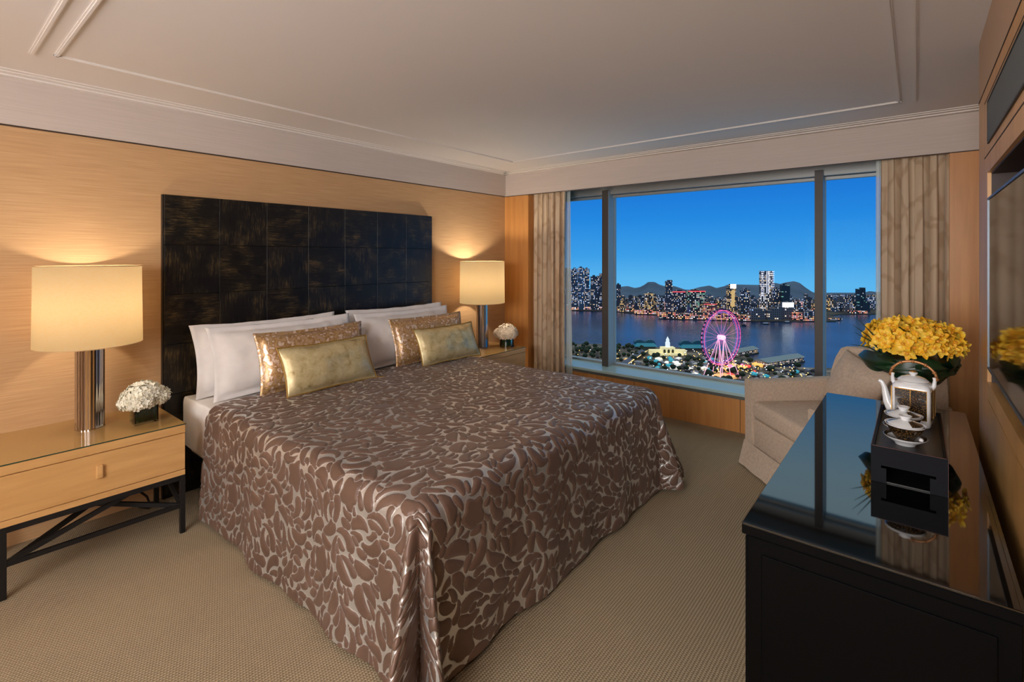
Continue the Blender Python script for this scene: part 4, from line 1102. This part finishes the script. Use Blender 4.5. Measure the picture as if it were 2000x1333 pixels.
def bpart(name, parent, mb, m, label=None):
    me = bpy.data.meshes.new(name); me.from_pydata(mb.v, [], mb.f); me.materials.append(m)
    o = bpy.data.objects.new(name, me); C.objects.link(o); o.parent = parent
    if label: o['label'] = label
    return o
FOOT = []
FT = 'far shore skyline'
building('apartment_tower', 1099, 1116, 527, 606, cm_blue, 'tall apartment tower at the left curtain edge, across the harbour', FT, jit=.2)
building('apartment_tower', 1117, 1128, 526, 605, cm_blue, 'first full apartment tower right of the left curtain', FT, jit=-.2)
building('apartment_tower', 1129, 1140, 524, 606, cm_blue, 'tallest lit apartment tower in the narrow left window light', FT, jit=.1)
building('apartment_tower', 1141, 1151, 526, 605, cm_blue, 'apartment tower just right of the tallest in the left window light', FT, jit=-.1)
building('apartment_tower', 1154, 1166, 541, 606, cm_dark, 'darker lower tower left of the first mullion', FT, jit=.1)
building('apartment_tower', 1166, 1180, 535, 605, cm_dark, 'dark stepped tower touching the first mullion', FT, steps=[(0, .35, .93), (.35, 1, 1)])
building('apartment_tower', 1203, 1212, 557, 608, cm_dark, 'slim tower just right of the first mullion', FT)
building('office_block', 1251, 1262, 583, 613, cm_dark, 'low dark block beside the wide block before the mountain peak', FT)
building('office_block', 1259, 1280, 575, 614, cm_warm, 'broad mid-rise block below the left mountain peak', FT)
building('slim_tower', 1300, 1312, 548, 618, cm_dark, 'dark slim tower rising above the ridge left of centre', FT, steps=[(0, .3, .97), (.3, 1, 1)])
o, w, dp, h = building('office_block', 1311, 1341, 570.5, 616, cm_dark, 'dark office block with red roof line, beside the slim tower', FT)
bpart('roof_light_strip', o, MB().box(-w/2, w/2, -dp/2-.2, -dp/2, h-1.4, h), red_l, 'red light strip')
o, w, dp, h = building('office_block', 1341, 1375, 569.5, 618, cm_green, 'wide block with greenish lit floors and red roof line', FT)
bpart('roof_light_strip', o, MB().box(-w/2, w/2, -dp/2-.2, -dp/2, h-1.4, h), red_l, 'red light strip')
o, w, dp, h = building('hotel', 1372, 1398, 595, 620, cm_pink, 'low pink-lit hotel behind the top of the ferris wheel', FT)
bpart('roof_light_strip', o, MB().box(-w/2, w/2, -dp/2-.2, -dp/2, h-.8, h), red_l, 'red light strip')
o, w, dp, h = building('slim_tower', 1420, 1436, 556, 621, cm_warm, 'golden-lit tower with a bright white crown', FT, steps=[(0, .3, .9), (.3, 1, 1)])
bpart('lit_crown', o, MB().box(-w*.2, w/2, -dp/2-.3, -dp/2, h*.87, h), screen_l, 'bright white crown')
bpart('lit_face', o, MB().box(-w*.08, w*.32, -dp/2-.25, -dp/2, h*.32, h*.80), emis('gold_face', (236, 190, 120), .55), 'golden floodlit face')
building('office_tower', 1447, 1463, 567, 620, cm_dark, 'dark tower between the golden tower and the tallest one', FT)
o, w, dp, h = building('skyscraper', 1485, 1508, 528.5, 619, cm_white, 'tallest skyscraper with white ribbed edges', FT, steps=[(.02, .98, .98)])
rb = MB()
for k in range(14):
    z = h*(.44+.04*k); rb.box(-w*.56, -w*.34, -dp/2-.8, -dp/2-.2, z, z+.9); rb.box(w*.34, w*.56, -dp/2-.8, -dp/2-.2, z, z+.9)
bpart('edge_ribs', o, rb, emis('rib_light', (236, 232, 255), 1.0), 'bright ribs up both edges')['kind'] = 'stuff'
bpart('spine_lights', o, MB().box(-w*.10, -w*.05, -dp/2-.5, -dp/2, h*.5, h*.97).box(w*.06, w*.11, -dp/2-.5, -dp/2, h*.5, h*.97), emis('spine_light', (240, 236, 255), 1.0))
building('office_tower', 1508, 1523, 564.5, 620, cm_dark, 'tower on the right shoulder of the tallest skyscraper', FT)
building('office_tower', 1525, 1541, 558, 621, cm_teal, 'dark teal glass tower below the right mountain', FT)
o, w, dp, h = building('shopping_block', 1525, 1547, 592, 625, cm_grey, 'low block with a large white lit screen', FT)
bpart('screen', o, MB().box(-w/2, w/2, -dp/2-.4, -dp/2, h*.72, h), screen_l, 'white lit screen')
building('cultural_hall', 1463, 1492, 605, 626, cm_grey, 'pale windowless hall on the far waterfront, left half', FT)
building('cultural_hall', 1496, 1524, 600, 626, cm_grey, 'pale sloped hall on the far waterfront, right half', FT, steps=[(0, .35, .7), (.35, .7, .85), (.7, 1, 1)])
building('waterfront_hotel', 1549, 1566, 612, 627, cm_shore, 'low lit hotel at the far waterfront right of the halls', FT)
building('waterfront_hotel', 1570, 1592, 609, 627, cm_dark, 'low dark hotel next to the second mullion', FT)
building('slim_tower', 1673, 1688, 563, 611, cm_teal, 'tall dark tower in the right window light', FT, steps=[(0, .6, .95), (.5, 1, 1)])
building('slim_tower', 1688, 1697, 591, 611, cm_teal, 'short dark tower beside the tall one in the right window light', FT)
# unlabelled infill made of many similar low blocks
rb_ = random.Random(5)
FG = 'small blocks filling the far city'
n_in = 0
for (xa, xb, ta, tb, ba, bb, cnt) in ((1100, 1205, 580, 598, 596, 606, 18), (1204, 1312, 578, 600, 592, 612, 60), (1312, 1480, 578, 604, 594, 620, 84), (1480, 1596, 576, 606, 594, 622, 56), (1596, 1740, 577, 598, 588, 611, 76)):
    n_r = n_in+cnt
    for i in range(cnt*8):
        if n_in >= n_r: break
        yb = rb_.uniform(ba, bb); t_ = rb_.uniform(0, 1); w = rb_.uniform(4, 11); xx = rb_.uniform(xa, xb-w)
        yt = max(ta, yb-rb_.uniform(9, 24)*(1.2-t_*.4))
        near_row = yb > ba+(bb-ba)*.6
        m = rb_.choice((cm_dark, cm_blue, cm_warm, cm_shore, cm_grey) if near_row else (cm_dark, cm_blue, cm_grey, cm_dark))
        n_in += building('city_block', xx, xx+w, yt, yb, m, 'small anonymous block in the crowd of the far city', FG, jit=rb_.uniform(-.4, .4)) is not None
# low lit terminals right at the far water's edge
TL = ['low lit terminal below the leftmost apartment towers', 'low lit terminal left of the first mullion', 'lit terminal just right of the first mullion', 'long lit terminal below the broad mid-rise block', 'lit terminal under the dark slim tower', 'lit terminal under the red-roofed office block', 'lit terminal left of the wheel top', 'lit terminal directly behind the wheel top', 'lit terminal below the golden tower', 'short lit terminal left of the pale halls', 'lit terminal on the water edge beside the second mullion', 'small lit terminal just right of the second mullion', 'lit terminal left of the tall tower in the right light']
for i, (a, b, yt, yb) in enumerate(((1106, 1130, 601, 606.5), (1134, 1180, 602, 606.8), (1206, 1236, 604, 610), (1240, 1288, 608, 616), (1286, 1322, 612, 624), (1324, 1350, 614, 625), (1352, 1380, 613, 625.5), (1384, 1412, 614, 626), (1416, 1440, 612, 627), (1444, 1462, 617, 628), (1560, 1590, 620, 628.5), (1622, 1640, 622, 626), (1660, 1690, 609, 614))):
    building('waterfront_terminal', a, b, yt, yb, cm_shore, TL[i], 'lit terminals along the far water', jit=0, depth=14)
o, w, dp, h = building('light_strip', 1320, 1440, 619.5, 626.5, emis('magenta_strip', (240, 110, 210), .9), 'magenta lit promenade strip on the far shore behind the wheel', None, 'lights', depth=3)

# small boats
for (x, y, w, lb) in ((1453, 637, 9, 'small dark boat out on the harbour right of the wheel'), (1496, 634, 14, 'dark ferry on the harbour below the tallest skyscraper'), (1538, 631, 12, 'white boat below the lit screen'), (1630, 627, 22, 'lit ferry just right of the second mullion')):
    d = dep(y, WZ); ww = w/FPX*d; c = at(x, d)
    t = thing('boat', lb, 'boat', (c.x, c.y, WZ), 'harbour boats', YAW, True)
    bpart('hull', t, MB().add([(-ww/2, -1.5, 0), (ww/2*.8, -1.5, 0), (ww/2, 0, 1.2), (ww/2*.8, 1.5, 0), (-ww/2, 1.5, 0), (-ww/2, -1.8, 1.4), (ww/2*.85, -1.8, 1.4), (-ww/2, 1.8, 1.4), (ww/2*.85, 1.8, 1.4)], [(0, 1, 6, 5), (1, 2, 6), (3, 8, 2), (2, 8, 6), (3, 4, 7, 8), (5, 6, 8, 7), (0, 5, 7, 4), (0, 4, 3, 2, 1)]), mat('hull', (40, 42, 52), .6))
    bpart('cabin', t, MB().box(-ww*.35, ww*.25, -1.2, 1.2, 1.4, 3.2), mat('cabin', (190, 190, 200), .6) if w > 10 else mat('cabin_dark', (70, 70, 80), .6))

# ferris wheel
def wheel():
    d = 486.; cxp = 1409; hz = zat(659.5, d); Rw = 26.6
    c = at(cxp, d)
    t = thing('ferris_wheel', 'pink-lit giant ferris wheel on the waterfront', 'ferris wheel', (c.x, c.y, GZ), rot=YAW+math.atan((cxp-1000)/FPX)*-1+math.radians(52), local=True)
    hz -= GZ
    def pt(r, a, y=0): return (r*math.cos(a), y, hz+r*math.sin(a))
    for s in (-1, 1):
        mb = MB(); pts = [pt(Rw, 2*PI*k/96, s*1.6) for k in range(97)]; mb.tube(pts, .21, 6, cap=False)
        bpart('rim', t, mb, pink_l, 'pink lit rim')
        mb = MB(); pts = [pt(Rw-1.8, 2*PI*k/96, s*1.6) for k in range(97)]; mb.tube(pts, .10, 5, cap=False)
        bpart('inner_rim', t, mb, purple_l)
    for k in range(28):
        a = 2*PI*(k+.5)/28
        bpart('spoke', t, MB().tube([pt(1.5, a, -1.0 if k % 2 else 1.0), pt(Rw, a, -1.5 if k % 2 else 1.5)], .11, 4), spoke_l)
    bpart('hub', t, MB().tube([pt(0, 0, -3.2), pt(0, 0, 3.2)], 2.3, 20), hub_l, 'bright pink-white hub')
    gm = mat('gondola', (70, 40, 80), .4)
    for k in range(42):
        a = 2*PI*k/42; q = pt(Rw+1.6, a)
        bpart('gondola', t, MB().bbox(q[0]-.85, q[0]+.85, -.9, .9, q[2]-1.0, q[2]+.9, .3, 1), gm)
    for s in (-1, 1):
        for (x0, xx) in ((-2, -15), (2, 15), (-1, -6.5), (1, 6.5)):
            bpart('support_leg', t, MB().tube([(0, s*3, hz), (xx, s*(10 if abs(xx) > 10 else 6), 0)], .34, 6), leg_l)
    bpart('boarding_platform', t, MB().bbox(-14, 14, -9, 9, 0, 2.2, .3, 1), emis('platform_light', (255, 190, 120), .6))
wheel()

# waterfront pavilions, clock pier and piers
def place_local(t): return t
def pav(x, y, wpx, label):
    d = dep(y); w = wpx/FPX*d; c = at(x, d)
    t = thing('pier_hall', label, 'building', (c.x, c.y, GZ), 'teal-roofed pier halls', YAW, True)
    bpart('wall', t, MB().box(-w/2+1, w/2-1, 0, 10, 0, 4.0), mat('pier_wall', (90, 84, 78), .8))
    bpart('roof', t, MB().add([(-w/2-1, -2, 3.8), (w/2+1, -2, 3.8), (w/2-2, 4, 7.5), (-w/2+2, 4, 7.5), (-w/2-1, 12, 3.8), (w/2+1, 12, 3.8)], [(0, 1, 2, 3), (3, 2, 5, 4), (0, 3, 4), (1, 5, 2), (0, 4, 5, 1)]), teal_roof, 'teal pitched roof')
    for s in (-.26, .26):
        pr = [(w*.26*math.cos(a), w*.20*math.sin(a)) for a in [PI*k/12 for k in range(13)]]
        vs = [(s*w+p, 6, 6+q) for p, q in pr]+[(s*w+p, 13, 6+q) for p, q in pr]
        bpart('arched_gable', t, MB().add(vs, [tuple(range(13)), tuple(range(25, 12, -1))]+[(i, i+13, i+14, i+1) for i in range(12)]), mat('gable_teal', (26, 84, 104), .5))
pav(1262, 683, 40, 'teal-roofed pier hall left of the white clock building')
pav(1355, 686, 46, 'teal-roofed pier hall right of the white clock building')
d = dep(694); c = at(1306, d)
t = thing('clock_pier_building', 'cream floodlit pier building with a small clock tower', 'building', (c.x, c.y, GZ), None, YAW, True)
bpart('main_block', t, MB().box(-8, 8, 0, 9, 0, 9), cream_wall)
for s in (-1, 1):
    bpart('side_wing', t, MB().box(s*15-7, s*15+7, 1, 9, 0, 5.6), cream_wall)
    bpart('terrace', t, MB().box(s*9-8, s*9+8, -4, 1, 0, 2.6), cream_wall)
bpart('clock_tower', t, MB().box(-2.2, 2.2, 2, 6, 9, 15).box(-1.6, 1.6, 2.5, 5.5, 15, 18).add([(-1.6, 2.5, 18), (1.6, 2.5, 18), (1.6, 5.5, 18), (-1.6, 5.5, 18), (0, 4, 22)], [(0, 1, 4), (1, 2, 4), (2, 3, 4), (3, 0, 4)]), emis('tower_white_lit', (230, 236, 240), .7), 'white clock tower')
for s in (-1, 0, 1): bpart('arch_window', t, MB().add([(s*5-1.4, -.05, 2.5), (s*5+1.4, -.05, 2.5), (s*5+1.4, -.05, 5.5), (s*5+.9, -.05, 6.6), (s*5, -.05, 7), (s*5-.9, -.05, 6.6), (s*5-1.4, -.05, 5.5)], [tuple(range(7))]), mat('arch_dark', (70, 66, 40), .8))
def pier(a, b, wid, label, n):
    A, B_2 = gnd(*a), gnd(*b); v = B_2-A; ln = v.length; an = math.atan2(v.y, v.x)
    t = thing('pier', label, 'pier', (A.x, A.y, WZ), 'long roofed piers', an, True)
    bpart('deck', t, MB().box(0, ln, -wid/2, wid/2, 0, 1.5), mat('pier_deck', (70, 62, 58), .9))
    bpart('hall', t, MB().box(2, ln-1, -wid/2+1, wid/2-1, 1.5, 6), city_mat('pier_lights', (150, 130, 116), (Y_, W_, Y_), .75, 3, 2.3, .8))
    bpart('roof', t, MB().add([(0, -wid/2-.5, 6), (ln, -wid/2-.5, 6), (ln, 0, 8.5), (0, 0, 8.5), (0, wid/2+.5, 6), (ln, wid/2+.5, 6)], [(0, 1, 2, 3), (3, 2, 5, 4), (0, 3, 4), (1, 5, 2), (0, 4, 5, 1)]), mat('pier_roof', (120, 136, 140), .6))
pier((1425, 697), (1471, 688), 15, 'shorter roofed pier beside the ferris wheel', 6)
pier((1484, 716), (1558, 704), 17, 'longer roofed pier reaching right towards the second mullion', 9)

# footbridge and roads
def strip(name, a, b, w, z, m, label, cat='road'):
    A, B_2 = gnd(*a, GZ+z) if z else gnd(*a), gnd(*b); B_2 = Vector((B_2.x, B_2.y, GZ+z)); A = Vector((A.x, A.y, GZ+z))
    return tag(mesh_obj(name, MB().bar(A, B_2, w, .6), m), label, cat)
br0, br1 = gnd(1212, 722), gnd(1258, 690)
t = thing('footbridge', 'covered walkway leading to the left pier hall, lit along its edges', 'bridge', tuple(br0))
mesh_obj('deck', MB().bar(br0+Vector((0, 0, 4)), br1+Vector((0, 0, 4)), 7, 1.0), mat('walk_roof', (70, 72, 92), .6), t)
sd = (br1-br0).normalized().cross(Vector((0, 0, 1)))
for s in (-1, 1): mesh_obj('edge_lights', MB().bar(br0+sd*s*4+Vector((0, 0, 3.6)), br1+sd*s*4+Vector((0, 0, 3.6)), .7, .5), emis('walk_light', (255, 220, 150), .9), t)
for k in range(7):
    p = br0.lerp(br1, (k+.5)/7); mesh_obj('pier_column', MB().box(p.x-.6, p.x+.6, p.y-.6, p.y+.6, GZ, GZ+3.5), mat('col', (90, 90, 96), .8) if k == 0 else bpy.data.materials['col'], t)
strip('road', (1180, 760), (1640, 738), 16, .35, road_m, 'pale road curving below the waterfront park')
strip('road', (1500, 722), (1640, 740), 12, .4, road_m, 'roadway between the long pier and the second mullion')

# trees, stalls, lamps and cars in the park
def blob(seed, r):
    bm = bmesh.new(); bmesh.ops.create_icosphere(bm, subdivisions=2, radius=r)
    for v in bm.verts: v.co *= 1+.28*mnoise.noise(v.co*(1.4/r)+Vector((seed, 0, 0)))
    for v in bm.verts: v.co.z *= .8
    bm.verts.index_update(); mb = MB().add([v.co[:] for v in bm.verts], [tuple(v.index for v in f.verts) for f in bm.faces]); bm.free(); return mb
PARK = [(at(1409, 486.).xy, 9.0), (gnd(1306, 694).xy, 17.0)]
def free(p, r, k=.8):
    if any((p.xy-q).length < (r+r2)*k for q, r2 in PARK): return False
    PARK.append((p.xy.copy(), r)); return True
protos = []
for k in range(3):
    o = thing('park_tree', 'round dark tree in the waterfront park', 'tree', (0, 0, GZ), 'trees in the waterfront park', local=True)
    b = blob(k*7, 3.4); b.v = [(x, y, z+5.2) for x, y, z in b.v]
    bpart('crown', o, b, tree_m); bpart('trunk', o, MB().lathe([(.35, 0), (.25, 3.4)], 6), trunk_m)
    protos.append([o, False])
rt = random.Random(21)
spots = []
for i in range(40): spots.append((rt.uniform(1100, 1178), rt.uniform(677, 700)))
for i in range(34): spots.append((rt.uniform(1204, 1262), rt.uniform(678, 700)))
for i in range(44): spots.append((rt.uniform(1262, 1470), rt.uniform(698, 738)))
for i in range(30): spots.append((rt.uniform(1380, 1560), rt.uniform(722, 752)))
for i in range(24): spots.append((rt.uniform(1106, 1300), rt.uniform(700, 742)))
for (x, y) in spots:
    k = rt.randrange(3); q = protos[k]
    p = gnd(x, y)
    if not free(p, 3.2): continue
    o = q[0] if not q[1] else copy_tree(q[0]); q[1] = True
    o.location = (p.x, p.y, GZ); o.rotation_euler = (0, 0, rt.uniform(0, 6)); s = rt.uniform(.55, 1.05); o.scale = (s, s, s)
stall_mats = [emis('stall_gold', (255, 190, 100), .9), emis('stall_white', (236, 230, 220), .7), mat('stall_roof_grey', (150, 150, 160), .7), mat('stall_dark', (60, 56, 60), .8), emis('stall_red', (255, 80, 70), .8), emis('stall_teal', (60, 170, 190), .45), emis('stall_pink', (250, 130, 190), .8), mat('stall_pale', (196, 186, 176), .7)]
sp_me = []
for k, m in enumerate(stall_mats):
    mb = MB().box(-2.2, 2.2, -1.8, 1.8, 0, 2.6).add([(-2.6, -2.2, 2.6), (2.6, -2.2, 2.6), (2.6, 2.2, 2.6), (-2.6, 2.2, 2.6), (0, 0, 4.2)], [(0, 1, 4), (1, 2, 4), (2, 3, 4), (3, 0, 4)])
    me = bpy.data.meshes.new('fair_stall'); me.from_pydata(mb.v, [], mb.f); me.materials.append(m); sp_me.append(me)
def stalls(n, xa, xb, ya, yb, ks, sc=(.5, 1.1)):
    for i in range(n*3):
        p = gnd(rt.uniform(xa, xb), rt.uniform(ya, yb))
        if i > n*2.4 or not free(p, 2.6): continue
        o = bpy.data.objects.new('fair_stall', sp_me[rt.choice(ks)]); C.objects.link(o); o.location = (p.x, p.y, GZ)
        o.rotation_euler = (0, 0, rt.uniform(0, 3)); s = rt.uniform(*sc); o.scale = (s*rt.uniform(.7, 1.8), s, s*.9)
        tag(o, 'small fairground stall with pointed roof among the park trees', 'stall', 'fairground stalls around the wheel')
stalls(90, 1262, 1400, 700, 742, (2, 3, 7, 7, 3, 1, 2, 5))
stalls(60, 1385, 1450, 714, 736, (0, 0, 1, 4, 6, 7))
stalls(20, 1440, 1484, 712, 728, (0, 4, 0, 3, 7))
stalls(24, 1108, 1260, 694, 730, (0, 3, 2, 7))
stalls(34, 1470, 1590, 722, 745, (5, 2, 3, 3, 2, 7))
lm = MB().lathe([(0, 3.8), (.6, 4.3), (0, 4.6)], 8); lm0 = MB().lathe([(.12, 0), (.08, 3.8)], 5)
lp = [thing('park_lamp', 'tiny glowing lamp post in the waterfront park', 'lamp post', (0, 0, GZ), 'lamp posts in the waterfront park', local=True) for k in range(2)]
for k in (0, 1): bpart('lantern', lp[k], lm, (warm_l, white_l)[k]); bpart('post', lp[k], lm0, trunk_m)
first = [True, True]; n_lamp = 0
for i in range(900):
    if n_lamp >= 290: break
    k = 0 if rt.random() < .7 else 1
    r_ = rt.random()
    x, y = (rt.uniform(1108, 1400), rt.uniform(688, 744)) if r_ < .45 else ((rt.uniform(1376, 1460), rt.uniform(712, 736)) if r_ < .8 else (rt.uniform(1460, 1600), rt.uniform(718, 748)))
    p = gnd(x, y)
    if not free(p, .5, .75): continue
    o = lp[k] if first[k] else copy_tree(lp[k]); first[k] = False; n_lamp += 1; o.location = (p.x, p.y, GZ)
